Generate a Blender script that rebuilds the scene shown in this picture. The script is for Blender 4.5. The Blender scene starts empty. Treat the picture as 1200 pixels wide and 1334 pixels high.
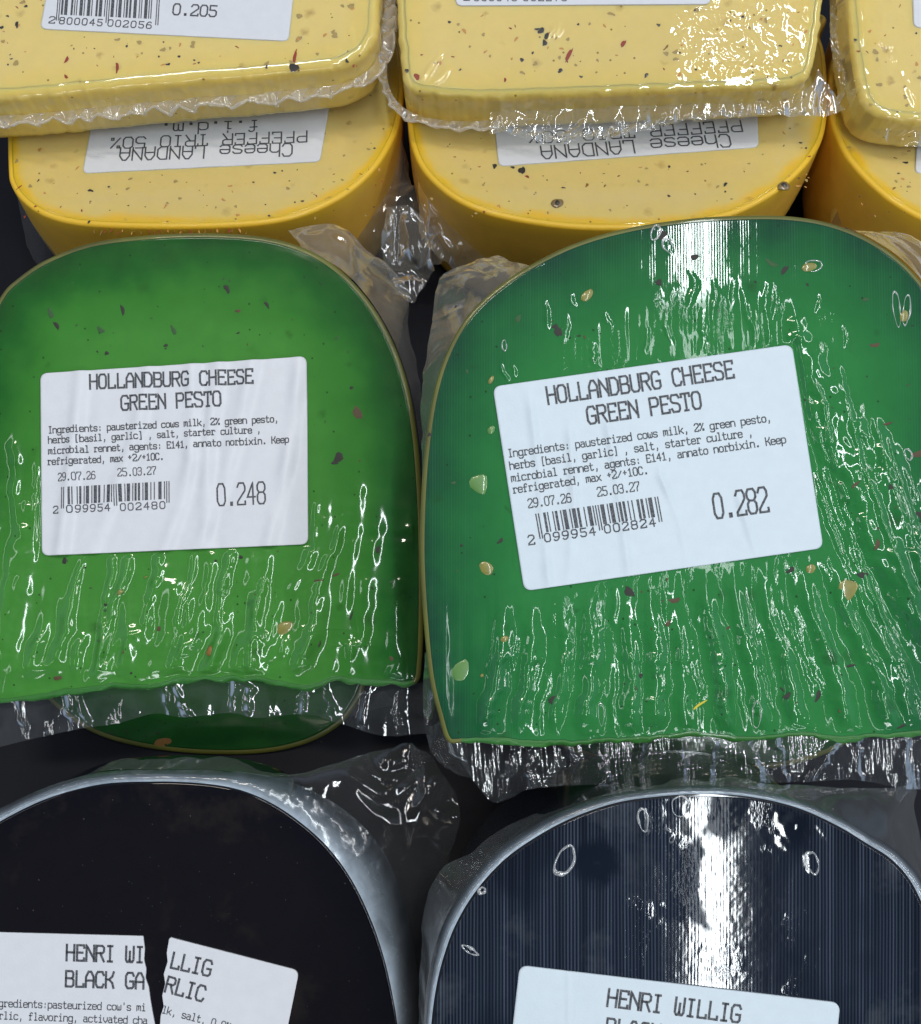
import bpy, math, random
import numpy as np
from mathutils import Matrix, Vector

random.seed(7)
RS = np.random.RandomState(11)
sc = bpy.context.scene
COL = sc.collection
MM = 0.001

# ------------------------------------------------------------------ camera, world, lamps
FPX = 1500.0                       # focal length in photo pixels (photo 1200 x 1334)
ALPHA = math.radians(25)           # camera leans 25 degrees from straight down
CAMM = Matrix.Translation((0, 0, 0.283)) @ Matrix.Rotation(ALPHA, 4, 'X')
cam = bpy.data.objects.new('camera', bpy.data.cameras.new('camera'))
COL.objects.link(cam)
cam.matrix_world = CAMM
cam.data.sensor_fit = 'VERTICAL'
cam.data.sensor_height = 24.0
cam.data.lens = FPX / 1334.0 * 24.0
cam.data.clip_start = 0.01
cam.data.clip_end = 50
sc.camera = cam

wld = bpy.data.worlds.new("World")
sc.world = wld
wld.use_nodes = True
wt = wld.node_tree
_tc = wt.nodes.new('ShaderNodeTexCoord')
_dp = wt.nodes.new('ShaderNodeVectorMath'); _dp.operation = 'DOT_PRODUCT'
_dp.inputs[1].default_value = (0, -0.42, 0.907)      # the dark shape of the photographer and ceiling overhead; bright shop at the horizon
wt.links.new(_tc.outputs['Generated'], _dp.inputs[0])
_cr = wt.nodes.new('ShaderNodeValToRGB')
for _p, _c in ((.0, (.10, .12, .15)), (.25, (.34, .45, .60)), (.45, (.30, .40, .54)), (.68, (.045, .055, .075)), (.9, (.012, .014, .020))):
    _e = _cr.color_ramp.elements.new(_p); _e.color = (*_c, 1)
_cr.color_ramp.elements.remove(_cr.color_ramp.elements[0]); _cr.color_ramp.elements.remove(_cr.color_ramp.elements[-1])
wt.links.new(_dp.outputs['Value'], _cr.inputs[0])
wt.links.new(_cr.outputs[0], wt.nodes['Background'].inputs[0])
wt.nodes['Background'].inputs[1].default_value = 1.0


def lamp(name, pos, size, power, color, aim=(0, 0, -250), roll=0):
    """an area lamp placed in camera millimetres, aimed at a point"""
    d = bpy.data.lights.new(name, 'AREA')
    d.shape = 'RECTANGLE'
    d.size, d.size_y = size
    d.energy = power
    d.color = color
    o = bpy.data.objects.new(name, d)
    COL.objects.link(o)
    p, a = Vector(pos) * MM, Vector(aim) * MM
    z = (p - a).normalized()
    y = Vector((0, 1, 0))
    y = (y - z * y.dot(z)).normalized()
    x = y.cross(z)
    m = Matrix((x, y, z)).transposed().to_4x4()
    m.translation = p
    o.matrix_world = CAMM @ m
    return o


lamp('strip_or_added_lamp', (440, 250, 1600), (0.060, 2.6), 25, (0.90, 0.97, 1.0), aim=(440, 250, -250))
lamp('strip_or_added_lamp', (-1500, 500, 1500), (0.10, 2.4), 6, (0.95, 0.97, 1.0))
lamp('strip_or_added_lamp', (200, -1700, 1400), (1.6, 0.09), 9, (0.93, 0.97, 1.0))  # added unseen lamp, gives crumpled film and ridges more highlights
lamp('strip_or_added_lamp', (1700, 600, 1400), (0.09, 2.2), 17, (0.95, 0.97, 1.0))  # added unseen lamp at the right for film highlights and fold shading
lamp('panel_lamp', (-350, 1000, 1500), (0.5, 0.12), 12, (1.0, 0.90, 0.78))

sc.view_settings.view_transform = 'Standard'
sc.view_settings.look = 'None'
sc.view_settings.gamma = 1
sc.view_settings.exposure = -0.12
sc.view_settings.use_curve_mapping = False
sc.cycles.use_denoising = True
sc.cycles.max_bounces = 14
sc.cycles.transparent_max_bounces = 24
sc.cycles.sample_clamp_indirect = 6


# ------------------------------------------------------------------ helpers: noise
def _hash(ix, iy, seed):
    h = (ix.astype(np.int64) * 374761393 + iy.astype(np.int64) * 668265263 + seed * 974634777) & 0x7fffffff
    h = ((h ^ (h >> 13)) * 1274126177) & 0x7fffffff
    return ((h ^ (h >> 16)) & 0xffff) / 65535.0


def noise(x, y, seed=0):
    x = np.asarray(x, float); y = np.asarray(y, float)
    x, y = np.broadcast_arrays(x, y)
    ix, iy = np.floor(x), np.floor(y)
    fx, fy = x - ix, y - iy
    fx = fx * fx * fx * (fx * (fx * 6 - 15) + 10); fy = fy * fy * fy * (fy * (fy * 6 - 15) + 10)
    a, b = _hash(ix, iy, seed), _hash(ix + 1, iy, seed)
    c, d = _hash(ix, iy + 1, seed), _hash(ix + 1, iy + 1, seed)
    return (a + (b - a) * fx) * (1 - fy) + (c + (d - c) * fx) * fy


def fbm(x, y, seed=0, o=4):
    s, a, t = 0, 1.0, 0
    for i in range(o):
        s = s + a * noise(x * 2 ** i, y * 2 ** i, seed + i * 17); t += a; a *= .5
    return s / t


def ridged(x, y, seed=0, o=3):
    s, a, t = 0, 1.0, 0
    for i in range(o):
        s = s + a * (1 - np.abs(2 * noise(x * 2 ** i, y * 2 ** i, seed + i * 31) - 1)); t += a; a *= .5
    return s / t


def sstep(a, b, x):
    t = np.clip((np.asarray(x, float) - a) / (b - a), 0, 1)
    return t * t * (3 - 2 * t)


def catmull(pts, n, closed=False):
    """smooth resampling of a polyline to n points evenly along its length"""
    P = np.asarray(pts, float)
    m = len(P)
    out = []
    segs = m if closed else m - 1
    for i in range(segs):
        g = (lambda k: P[k % m]) if closed else (lambda k: P[min(max(k, 0), m - 1)])
        p0, p1, p2, p3 = g(i - 1), g(i), g(i + 1), g(i + 2)
        t = np.linspace(0, 1, 24, endpoint=False)[:, None]
        out.append(.5 * (2 * p1 + (p2 - p0) * t + (2 * p0 - 5 * p1 + 4 * p2 - p3) * t ** 2 + (3 * p1 - p0 - 3 * p2 + p3) * t ** 3))
    out = np.vstack(out + ([P[:1]] if closed else [P[-1:]]))
    d = np.r_[0, np.cumsum(np.linalg.norm(np.diff(out, axis=0), axis=1))]
    s = np.linspace(0, d[-1], n, endpoint=not closed)
    return np.stack([np.interp(s, d, out[:, k]) for k in range(out.shape[1])], 1)


def linear(pts, n, closed=False):
    P = np.asarray(pts, float)
    if closed: P = np.vstack([P, P[:1]])
    d = np.r_[0, np.cumsum(np.linalg.norm(np.diff(P, axis=0), axis=1))]
    s = np.linspace(0, d[-1], n, endpoint=not closed)
    return np.stack([np.interp(s, d, P[:, k]) for k in range(P.shape[1])], 1)


# ------------------------------------------------------------------ helpers: frames
class Frame:
    """Local millimetre frame of a pack: z = 0 is its base, z = T its cut face."""
    def __init__(s, px, depth, pitch, yaw, T):
        s.T = T
        a, b = math.radians(pitch), math.radians(yaw)
        n = Vector((math.sin(b), math.sin(a) * math.cos(b), math.cos(a) * math.cos(b))).normalized()
        v = Vector((0, 1, 0)); v = (v - n * v.dot(n)).normalized()
        u = v.cross(n)
        c = Vector(((px[0] - 600) / FPX * depth, -(px[1] - 667) / FPX * depth, -depth))
        s.o = c - n * T
        s.R = Matrix((u, v, n)).transposed()
        m = s.R.to_4x4(); m.translation = s.o * MM
        s.M = CAMM @ m
        s.Rn, s.on = np.array(s.R), np.array(s.o)

    def px(s, pts, z=None):
        """photo pixels -> local x, y on the plane at local height z"""
        z = s.T if z is None else z
        P = np.atleast_2d(np.asarray(pts, float))
        zz = np.broadcast_to(np.asarray(z, float), (len(P),))
        d = np.stack([(P[:, 0] - 600) / FPX, -(P[:, 1] - 667) / FPX, -np.ones(len(P))], 1)
        dl = d @ s.Rn
        ol = -s.on @ s.Rn
        t = (zz - ol[2]) / dl[:, 2]
        q = ol[None, :] + dl * t[:, None]
        return q[:, :2]


# ------------------------------------------------------------------ helpers: objects
def link_mesh(name, V, F, mat, parent=None, smooth=True, attrs=None):
    me = bpy.data.meshes.new(name)
    V = np.asarray(V, float) * MM
    F = list(F) if not isinstance(F, np.ndarray) else F.tolist()
    me.from_pydata(V.tolist(), [], F)
    me.validate(clean_customdata=False)
    if smooth:
        me.polygons.foreach_set('use_smooth', [True] * len(me.polygons))
    for k, a in (attrs or {}).items():
        at = me.attributes.new(k, 'FLOAT', 'POINT')
        at.data.foreach_set('value', np.asarray(a, np.float32))
    me.materials.append(mat)
    me.update()
    o = bpy.data.objects.new(name, me)
    COL.objects.link(o)
    if parent: o.parent = parent
    return o


def grid_faces(r, c, wrap=False):
    i = np.arange(r - 1)[:, None]; j = np.arange(c if wrap else c - 1)[None, :]
    j2 = (j + 1) % c
    a = i * c + j; b = i * c + j2; d = (i + 1) * c + j; e = (i + 1) * c + j2
    return np.stack([a, b, e, d], -1).reshape(-1, 4)


def thing(frame, label, cat, group, name='cheese_package'):
    o = bpy.data.objects.new(name, None)
    o.empty_display_size = .01
    COL.objects.link(o)
    o.matrix_world = frame.M
    o['label'] = label; o['category'] = cat
    if group: o['group'] = group
    return o


def inset(P, d):
    T = np.roll(P, -1, 0) - np.roll(P, 1, 0)
    T /= np.linalg.norm(T, axis=1)[:, None] + 1e-9
    N = np.stack([-T[:, 1], T[:, 0]], 1)
    A = .5 * np.sum(P[:, 0] * np.roll(P[:, 1], -1) - np.roll(P[:, 0], -1) * P[:, 1])
    if A < 0: N = -N
    Q = P + N * d
    for _ in range(int(2 + abs(d))):
        Q = (np.roll(Q, 1, 0) + 2 * Q + np.roll(Q, -1, 0)) / 4 if abs(d) > .4 else Q
    return Q


def ccw(P):
    A = .5 * np.sum(P[:, 0] * np.roll(P[:, 1], -1) - np.roll(P[:, 0], -1) * P[:, 1])
    return P if A > 0 else P[::-1].copy()


def disc(out, rings, T, zf, skirt=0.0):
    """filled outline as rings about its centroid; zf(x, y) adds the relief"""
    c = out.mean(0)
    ts = np.linspace(0, 1, rings + 1)[1:]
    XY = np.concatenate([c + (out - c) * t for t in ts])
    XY = np.vstack([c, XY])
    Z = T + zf(XY[:, 0], XY[:, 1])
    n = len(out)
    V = np.column_stack([XY, Z])
    F = [[0, 1 + j, 1 + (j + 1) % n] for j in range(n)] + (grid_faces(rings, n, True) + 1).tolist()
    # the rings run outward: flip so that faces look up
    F = F[:n] + [[f[3], f[2], f[1], f[0]] for f in F[n:]] if False else F[:n] + [[f[0], f[3], f[2], f[1]] for f in F[n:]]
    if skirt:
        b = len(V) - n
        low = V[b:].copy(); low[:, 2] -= skirt
        V = np.vstack([V, low])
        F += [[b + j, b + n + j, b + n + (j + 1) % n, b + (j + 1) % n] for j in range(n)]
    return V, F


def side(out, T, r, b, taper=0.0, bulge=0.0, rows=14, lip=0.0):
    """rim: from b inside the edge, over a bevel of radius r, down the wall, closed below"""
    L = []
    if b > r: L.append((b, T + lip)); L.append(((b + r) / 2, T + lip))
    for k in range(7):
        th = math.pi / 2 * k / 6
        L.append((r * (1 - math.sin(th)), T - r * (1 - math.cos(th)) + (lip if k == 0 else 0)))
    for k in range(1, rows + 1):
        t = k / rows
        L.append((taper * t - bulge * math.sin(math.pi * t), (T - r) * (1 - t)))
    R = [np.column_stack([inset(out, d), np.full(len(out), z)]) for d, z in L]
    n = len(out)
    V = np.vstack(R)
    F = grid_faces(len(R), n, True)
    F = [[f[0], f[3], f[2], f[1]] for f in F.tolist()]
    V = np.vstack([V, [[*out.mean(0), 0]]])
    k = len(V) - 1; e = (len(R) - 1) * n
    F += [[e + (j + 1) % n, e + j, k] for j in range(n)]
    return V, F


# ------------------------------------------------------------------ helpers: materials
class NT:
    def __init__(s, name):
        s.m = bpy.data.materials.new(name); s.m.use_nodes = True
        s.t = s.m.node_tree; s.t.nodes.clear()
        s.out = s.n('ShaderNodeOutputMaterial')

    def n(s, typ, **kw):
        nd = s.t.nodes.new(typ)
        for k, v in kw.items():
            if k.startswith('i_'):
                nd.inputs[k[2:].replace('_', ' ')].default_value = v
            else: setattr(nd, k, v)
        return nd

    def l(s, a, b): s.t.links.new(a, b)

    def attr(s, name): return s.n('ShaderNodeAttribute', attribute_name=name).outputs['Fac']

    def math(s, op, a, b=None, c=None):
        nd = s.n('ShaderNodeMath', operation=op)
        for i, v in enumerate((a, b, c)):
            if v is None: continue
            if isinstance(v, (int, float)): nd.inputs[i].default_value = v
            else: s.l(v, nd.inputs[i])
        return nd.outputs[0]

    def mix(s, fac, a, b):
        nd = s.n('ShaderNodeMix', data_type='RGBA')
        for i, v in ((0, fac), (6, a), (7, b)):
            if isinstance(v, (int, float, tuple)): nd.inputs[i].default_value = v
            else: s.l(v, nd.inputs[i])
        return nd.outputs[2]

    def ramp(s, fac, stops):
        nd = s.n('ShaderNodeValToRGB')
        cr = nd.color_ramp
        while len(cr.elements) < len(stops): cr.elements.new(.5)
        for e, (p, c) in zip(cr.elements, stops):
            e.position = p; e.color = c if len(c) == 4 else (*c, 1)
        s.l(fac, nd.inputs[0])
        return nd.outputs[0]

    def coord(s, scale=(1, 1, 1), rot=0):
        tc = s.n('ShaderNodeTexCoord')
        mp = s.n('ShaderNodeMapping')
        mp.inputs['Scale'].default_value = scale
        mp.inputs['Rotation'].default_value = (0, 0, rot)
        s.l(tc.outputs['Object'], mp.inputs[0])
        return mp.outputs[0]

    def noise(s, vec, scale, detail=3, rough=.5, dist=0):
        nd = s.n('ShaderNodeTexNoise', i_Scale=scale, i_Detail=detail, i_Roughness=rough, i_Distortion=dist)
        s.l(vec, nd.inputs['Vector'])
        return nd.outputs[0]


def c4(c): return (*c, 1.0)


def mat_simple(name, col, rough=.5, var=.25, scale=900, coat=0.0, sss=0.0, spec=.5):
    g = NT(name)
    p = g.n('ShaderNodeBsdfPrincipled')
    v = g.coord()
    nz = g.noise(v, scale, 3)
    g.l(g.mix(nz, c4([x * (1 - var) for x in col]), c4([min(1, x * (1 + var)) for x in col])), p.inputs['Base Color'])
    p.inputs['Roughness'].default_value = rough
    p.inputs['Coat Weight'].default_value = coat
    p.inputs['Coat Roughness'].default_value = .06
    p.inputs['Specular IOR Level'].default_value = spec
    if sss:
        p.inputs['Subsurface Weight'].default_value = sss
        p.inputs['Subsurface Radius'].default_value = (1, .8, .4)
        p.inputs['Subsurface Scale'].default_value = .002
    g.l(p.outputs[0], g.out.inputs[0])
    return g.m


def mat_cheese(name, stops, span, sss_rad, mott=.12, speck=None, ribs=0.0, ribcol=(.5, .6, .7), rib_milk_sheen=.15,
               rib_freq=1300, wetbump=0.0, dull=0.0, blot=None, coat=1.0, sss=.7, stain=None, coat_rough=.035, spec=.25):
    """paste colour by distance from the rind ('edge', mm); a clinging film as coat; ribs where the film bridges ('rib')"""
    g = NT(name)
    p = g.n('ShaderNodeBsdfPrincipled')
    v = g.coord()
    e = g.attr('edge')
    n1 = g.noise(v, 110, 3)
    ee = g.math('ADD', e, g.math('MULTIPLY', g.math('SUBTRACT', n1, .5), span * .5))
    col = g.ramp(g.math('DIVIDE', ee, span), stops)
    n2 = g.noise(v, 260, 4, .6)
    col = g.mix(g.math('MULTIPLY', g.math('SUBTRACT', n2, .35), mott * 3), col, c4([x * .62 for x in stops[-1][1][:3]]))
    if speck:
        vo = g.n('ShaderNodeTexVoronoi', i_Scale=speck[1]); g.l(v, vo.inputs['Vector'])
        pick = g.n('ShaderNodeSeparateColor'); g.l(vo.outputs['Color'], pick.inputs[0])
        f = g.math('MULTIPLY', g.math('LESS_THAN', vo.outputs['Distance'], speck[2]), g.math('GREATER_THAN', pick.outputs[0], .55))
        col = g.mix(g.math('MULTIPLY', f, .75), col, c4(speck[0]))
    if blot:
        vo = g.n('ShaderNodeTexVoronoi', i_Scale=blot[1]); g.l(g.n('ShaderNodeVectorMath', operation='ADD').outputs[0], vo.inputs['Vector'])
        vm = vo.inputs['Vector'].links[0].from_node
        g.l(v, vm.inputs[0]); dn = g.n('ShaderNodeTexNoise', i_Scale=500, i_Detail=2); g.l(v, dn.inputs['Vector'])
        sc2 = g.n('ShaderNodeVectorMath', operation='SCALE'); g.l(dn.outputs['Color'], sc2.inputs[0]); sc2.inputs['Scale'].default_value = .0022; g.l(sc2.outputs[0], vm.inputs[1])
        pk = g.n('ShaderNodeSeparateColor'); g.l(vo.outputs['Color'], pk.inputs[0])
        rad = g.math('MULTIPLY_ADD', pk.outputs[1], .26, .07)
        fall = g.math('MAXIMUM', g.math('SUBTRACT', 1.0, g.math('DIVIDE', vo.outputs['Distance'], rad)), 0.0)
        fall = g.math('MULTIPLY', g.math('MULTIPLY', fall, g.math('GREATER_THAN', pk.outputs[0], .5)), 1.1)
        fall = g.math('MINIMUM', g.math('MULTIPLY', fall, g.math('MULTIPLY_ADD', pk.outputs[2], .8, .2)), .85)
        col = g.mix(fall, col, c4(blot[0]))
    if stain:
        n3 = g.noise(v, stain[1], 5, .62)
        col = g.mix(g.ramp(n3, [(stain[2], (0, 0, 0)), (stain[2] + .1, (1, 1, 1))]), col, c4(stain[0]))
    hb = None
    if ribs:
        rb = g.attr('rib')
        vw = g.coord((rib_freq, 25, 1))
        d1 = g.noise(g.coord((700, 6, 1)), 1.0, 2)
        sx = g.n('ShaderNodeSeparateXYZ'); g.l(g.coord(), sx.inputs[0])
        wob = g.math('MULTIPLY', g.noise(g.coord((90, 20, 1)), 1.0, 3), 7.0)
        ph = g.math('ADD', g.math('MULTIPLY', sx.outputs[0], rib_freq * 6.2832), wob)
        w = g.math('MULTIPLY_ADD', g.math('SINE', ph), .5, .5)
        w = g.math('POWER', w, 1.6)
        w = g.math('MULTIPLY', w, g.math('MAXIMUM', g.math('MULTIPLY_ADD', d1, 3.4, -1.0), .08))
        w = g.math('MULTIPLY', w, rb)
        col = g.mix(g.math('MULTIPLY', w, rib_milk_sheen), col, c4(ribcol))  # rib lines lightened in colour: milky film plus the ambient light it reflects
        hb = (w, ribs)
    g.l(col, p.inputs['Base Color'])
    p.inputs['Roughness'].default_value = .45
    p.inputs['Specular IOR Level'].default_value = spec
    p.inputs['Subsurface Weight'].default_value = sss
    p.inputs['Subsurface Radius'].default_value = sss_rad
    p.inputs['Subsurface Scale'].default_value = .0035
    if dull: g.l(g.math('SUBTRACT', coat, g.math('MULTIPLY', g.attr('dull'), dull)), p.inputs['Coat Weight'])
    else: p.inputs['Coat Weight'].default_value = coat
    p.inputs['Coat Roughness'].default_value = coat_rough
    p.inputs['Coat IOR'].default_value = 1.5
    nrm = None
    if hb:
        b = g.n('ShaderNodeBump', i_Strength=1.0, i_Distance=hb[1])
        g.l(hb[0], b.inputs['Height']); nrm = b.outputs[0]
    if wetbump:
        wt = g.attr('wet')
        nb = g.noise(g.coord((1, .55, 1)), 1900, 2, .6)
        b2 = g.n('ShaderNodeBump', i_Strength=1.0, i_Distance=wetbump)
        g.l(g.math('MULTIPLY', nb, wt), b2.inputs['Height'])
        if nrm: g.l(nrm, b2.inputs['Normal'])
        nrm = b2.outputs[0]
    if nrm: g.l(nrm, p.inputs['Coat Normal'])
    g.l(p.outputs[0], g.out.inputs[0])
    return g.m


def mat_film(name, milk=.06, edge=.25, fade=False, tint=(.85, .92, 1.0), rough=.06, emboss=0.0, gloss=1.0, patch=.5, bump=.00004):
    """clear plastic film: mirror by Fresnel, otherwise seen through, with a faint milky scatter that grows edge-on"""
    g = NT(name)
    v = g.coord()
    tr = g.n('ShaderNodeBsdfTransparent'); tr.inputs[0].default_value = (.97, .98, .98, 1)
    gl = g.n('ShaderNodeBsdfGlossy'); gl.inputs['Roughness'].default_value = rough
    gl.inputs[0].default_value = (1, 1, 1, 1)
    df = g.n('ShaderNodeBsdfDiffuse'); df.inputs[0].default_value = c4(tint)
    tl = g.n('ShaderNodeBsdfTranslucent'); tl.inputs[0].default_value = c4(tint)
    mk = g.n('ShaderNodeMixShader'); mk.inputs[0].default_value = .4
    g.l(df.outputs[0], mk.inputs[1]); g.l(tl.outputs[0], mk.inputs[2])
    lw = g.n('ShaderNodeLayerWeight'); lw.inputs['Blend'].default_value = .35
    fr = g.n('ShaderNodeFresnel'); fr.inputs['IOR'].default_value = 1.6
    nz = g.noise(v, 140, 4, .6, 1.0)
    f = g.math('MULTIPLY_ADD', g.math('POWER', lw.outputs['Facing'], 1.5), edge, milk)
    f = g.math('MULTIPLY', f, g.math('MULTIPLY_ADD', g.math('SUBTRACT', nz, .5), patch * 4, 1.0))
    if fade: f = g.math('MULTIPLY', f, g.math('MULTIPLY_ADD', g.math('POWER', g.attr('fade'), 2.0), 1.5, .10))
    f = g.math('MINIMUM', g.math('MAXIMUM', f, 0.0), .9)
    m1 = g.n('ShaderNodeMixShader'); g.l(f, m1.inputs[0])
    g.l(tr.outputs[0], m1.inputs[1]); g.l(mk.outputs[0], m1.inputs[2])
    m2 = g.n('ShaderNodeMixShader'); g.l(g.math('MINIMUM', g.math('MULTIPLY', fr.outputs[0], gloss * 1.1), .55), m2.inputs[0])
    g.l(m1.outputs[0], m2.inputs[1]); g.l(gl.outputs[0], m2.inputs[2])
    h = g.noise(v, 700, 3, .6)
    if emboss:
        s = g.n('ShaderNodeSeparateXYZ'); g.l(g.coord((1, 1, 1), math.radians(40)), s.inputs[0])
        k = 6.2832 / .0012
        a = g.math('SINE', g.math('MULTIPLY', s.outputs[0], k)); b = g.math('SINE', g.math('MULTIPLY', s.outputs[1], k))
        h = g.math('ADD', h, g.math('MULTIPLY', g.math('MULTIPLY', a, b), emboss))
    bp = g.n('ShaderNodeBump', i_Strength=1.0, i_Distance=bump); g.l(h, bp.inputs['Height'])
    for nd in (gl, df): g.l(bp.outputs[0], nd.inputs['Normal'])
    g.l(bp.outputs[0], fr.inputs['Normal'])
    g.l(m2.outputs[0], g.out.inputs[0])
    return g.m


def mat_paper(name, col=(.63, .645, .69)):
    g = NT(name)
    p = g.n('ShaderNodeBsdfPrincipled')
    v = g.coord()
    nz = g.noise(v, 380, 4, .6)
    g.l(g.mix(nz, c4([x * .93 for x in col]), c4([min(1, x * 1.05) for x in col])), p.inputs['Base Color'])
    p.inputs['Roughness'].default_value = .42
    p.inputs['Specular IOR Level'].default_value = .4
    b = g.n('ShaderNodeBump', i_Strength=.25, i_Distance=.0001); g.l(g.noise(v, 2500, 2), b.inputs['Height'])
    g.l(b.outputs[0], p.inputs['Normal'])
    g.l(p.outputs[0], g.out.inputs[0])
    return g.m


def mat_ink(name):
    g = NT(name)
    p = g.n('ShaderNodeBsdfPrincipled')
    nz = g.noise(g.coord(), 3000, 3, .7)
    g.l(g.ramp(nz, [(.38, (.016, .018, .026)), (.72, (.15, .16, .18))]), p.inputs['Base Color'])
    p.inputs['Roughness'].default_value = .6
    g.l(p.outputs[0], g.out.inputs[0])
    return g.m


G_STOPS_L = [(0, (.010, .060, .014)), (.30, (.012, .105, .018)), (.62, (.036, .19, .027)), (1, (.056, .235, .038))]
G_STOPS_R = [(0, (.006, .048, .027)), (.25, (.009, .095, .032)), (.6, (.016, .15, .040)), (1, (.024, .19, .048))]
M = {}
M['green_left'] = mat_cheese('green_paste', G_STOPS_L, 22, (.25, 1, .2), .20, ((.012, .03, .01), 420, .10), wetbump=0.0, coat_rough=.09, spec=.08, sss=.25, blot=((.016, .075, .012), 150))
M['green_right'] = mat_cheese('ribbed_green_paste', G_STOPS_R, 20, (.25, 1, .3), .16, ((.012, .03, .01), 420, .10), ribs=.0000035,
                              ribcol=(.10, .34, .20), rib_milk_sheen=.10, spec=.08, sss=.25, blot=((.012, .07, .016), 150), rib_freq=1900, wetbump=.00005, dull=.82)
Y_STOPS = [(0, (.82, .47, .012)), (.22, (.80, .48, .02)), (.45, (.69, .52, .15)), (1, (.67, .515, .185))]
M['yellow'] = mat_cheese('peppered_paste', Y_STOPS, 9, (1, .7, .25), .09, ((.16, .08, .02), 330, .10), wetbump=.00003, blot=((.26, .13, .035), 190))
YU_STOPS = [(0, (.71, .53, .14)), (1, (.72, .56, .205))]
M['yellow_top'] = mat_cheese('peppered_paste', YU_STOPS, 9, (1, .7, .25), .09, ((.16, .08, .02), 330, .10), wetbump=.00006, blot=((.26, .13, .035), 190))
M['black'] = mat_cheese('black_paste', [(0, (.006, .0065, .010)), (1, (.0085, .0082, .011))], 10, (1, 1, 1), .2, ((.04, .04, .045), 500, .06), stain=((.017, .0145, .0145), 40, .54), sss=0, coat_rough=.03, wetbump=.000012, spec=0.0)
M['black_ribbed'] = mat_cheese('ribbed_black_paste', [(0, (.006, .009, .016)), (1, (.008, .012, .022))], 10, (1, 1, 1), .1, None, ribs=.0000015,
                               ribcol=(.16, .20, .28), rib_milk_sheen=.27, rib_freq=1650, dull=.92, sss=0, stain=((.028, .034, .044), 48, .55), wetbump=.00005, coat_rough=.05, spec=0.0)
M['rind_green'] = mat_simple('olive_rind', (.10, .105, .014), .5, .75, 70, .35)
M['cut_green'] = mat_simple('green_cut_side', (.030, .17, .025), .5, .2, 300, .15, .5)
M['rind_yellow'] = mat_simple('orange_rind', (.72, .40, .045), .5, .14, 150, .15, .4)
_g = M['rind_yellow'].node_tree
_p = [n for n in _g.nodes if n.type == 'BSDF_PRINCIPLED'][0]
_old = _p.inputs['Base Color'].links[0].from_socket
_tc2 = _g.nodes.new('ShaderNodeTexCoord'); _sx = _g.nodes.new('ShaderNodeSeparateXYZ'); _g.links.new(_tc2.outputs['Object'], _sx.inputs[0])
_mr = _g.nodes.new('ShaderNodeMapRange'); _mr.inputs['From Min'].default_value = .036; _mr.inputs['From Max'].default_value = .0425; _g.links.new(_sx.outputs[2], _mr.inputs[0])
_mx = _g.nodes.new('ShaderNodeMix'); _mx.data_type = 'RGBA'; _g.links.new(_mr.outputs[0], _mx.inputs[0]); _g.links.new(_old, _mx.inputs[6]); _mx.inputs[7].default_value = (.82, .50, .025, 1)
_g.links.new(_mx.outputs[2], _p.inputs['Base Color'])
M['rind_black'] = mat_simple('black_rind', (.008, .010, .015), .4, .3, 500, 1.0, 0, .1)
M['film'] = mat_film('clear_film', .05, .30)
M['film_corner'] = mat_film('crumpled_film', .02, .24, False, (.86, .88, .90), .05, patch=.2)
M['film_warm'] = mat_film('crumpled_film', .035, .24, False, (.95, .88, .80), .05, patch=.2)
M['film_seal_clear'] = mat_film('clear_seal_film', .14, .34, False, (.94, .91, .88), .07, patch=.3)
M['film_bag'] = mat_film('bag_film', .10, .34, False, (.95, .90, .84), .07, gloss=1.1, patch=.3)
M['film_milky'] = mat_film('milky_film', .50, .30, True, (.72, .85, 1.0), .16, patch=.35)
M['film_emboss'] = mat_film('embossed_film', .03, .25, False, (.85, .92, 1), .10, emboss=.3, bump=.00006)
M['lace'] = mat_film('seal_film', .34, .40, False, (.92, .86, .80), .08, patch=.2)
M['paper'] = mat_paper('label_paper')
M['paper_blue'] = mat_paper('label_paper', (.575, .655, .72))
M['ink'] = mat_ink('printed_ink')
M['herb'] = mat_simple('dark_herb', (.012, .012, .008), .6, .5, 900)
M['herb_brown'] = mat_simple('brown_herb', (.07, .04, .015), .6, .5, 900)
M['herb_sunk'] = mat_simple('sunken_herb', (.018, .075, .016), .6, .3, 900)
M['seed'] = mat_simple('pale_seed', (.21, .20, .04), .4, .45, 700, .6)
M['seed_sunk'] = mat_simple('sunken_seed', (.09, .22, .05), .4, .2, 700, .6)
M['orange'] = mat_simple('orange_spice', (.22, .10, .015), .5, .4, 700)
M['chili'] = mat_simple('red_chili', (.26, .03, .012), .5, .5, 700)
M['chili_sunk'] = mat_simple('sunken_chili', (.52, .24, .06), .5, .3, 700)
M['pepper'] = mat_simple('black_pepper', (.02, .018, .016), .5, .6, 1200, .4)
M['pepper_sunk'] = mat_simple('sunken_pepper', (.34, .24, .08), .5, .4, 900)
M['corn'] = mat_simple('peppercorn', (.20, .13, .05), .5, .6, 900, .6)
M['bubble'] = mat_film('bubble_rim', .38, .3, False, (.95, .98, 1), .12, gloss=1.6, patch=.5)
M['dust'] = mat_simple('grey_speck', (.02, .02, .022), .6, .5, 900)
M['thread'] = mat_simple('yellow_thread', (.55, .48, .02), .5, .2, 900)
M['tray'] = mat_simple('dark_tray', (.007, .008, .013), .6, .3, 60, .0, 0, .15)


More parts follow.
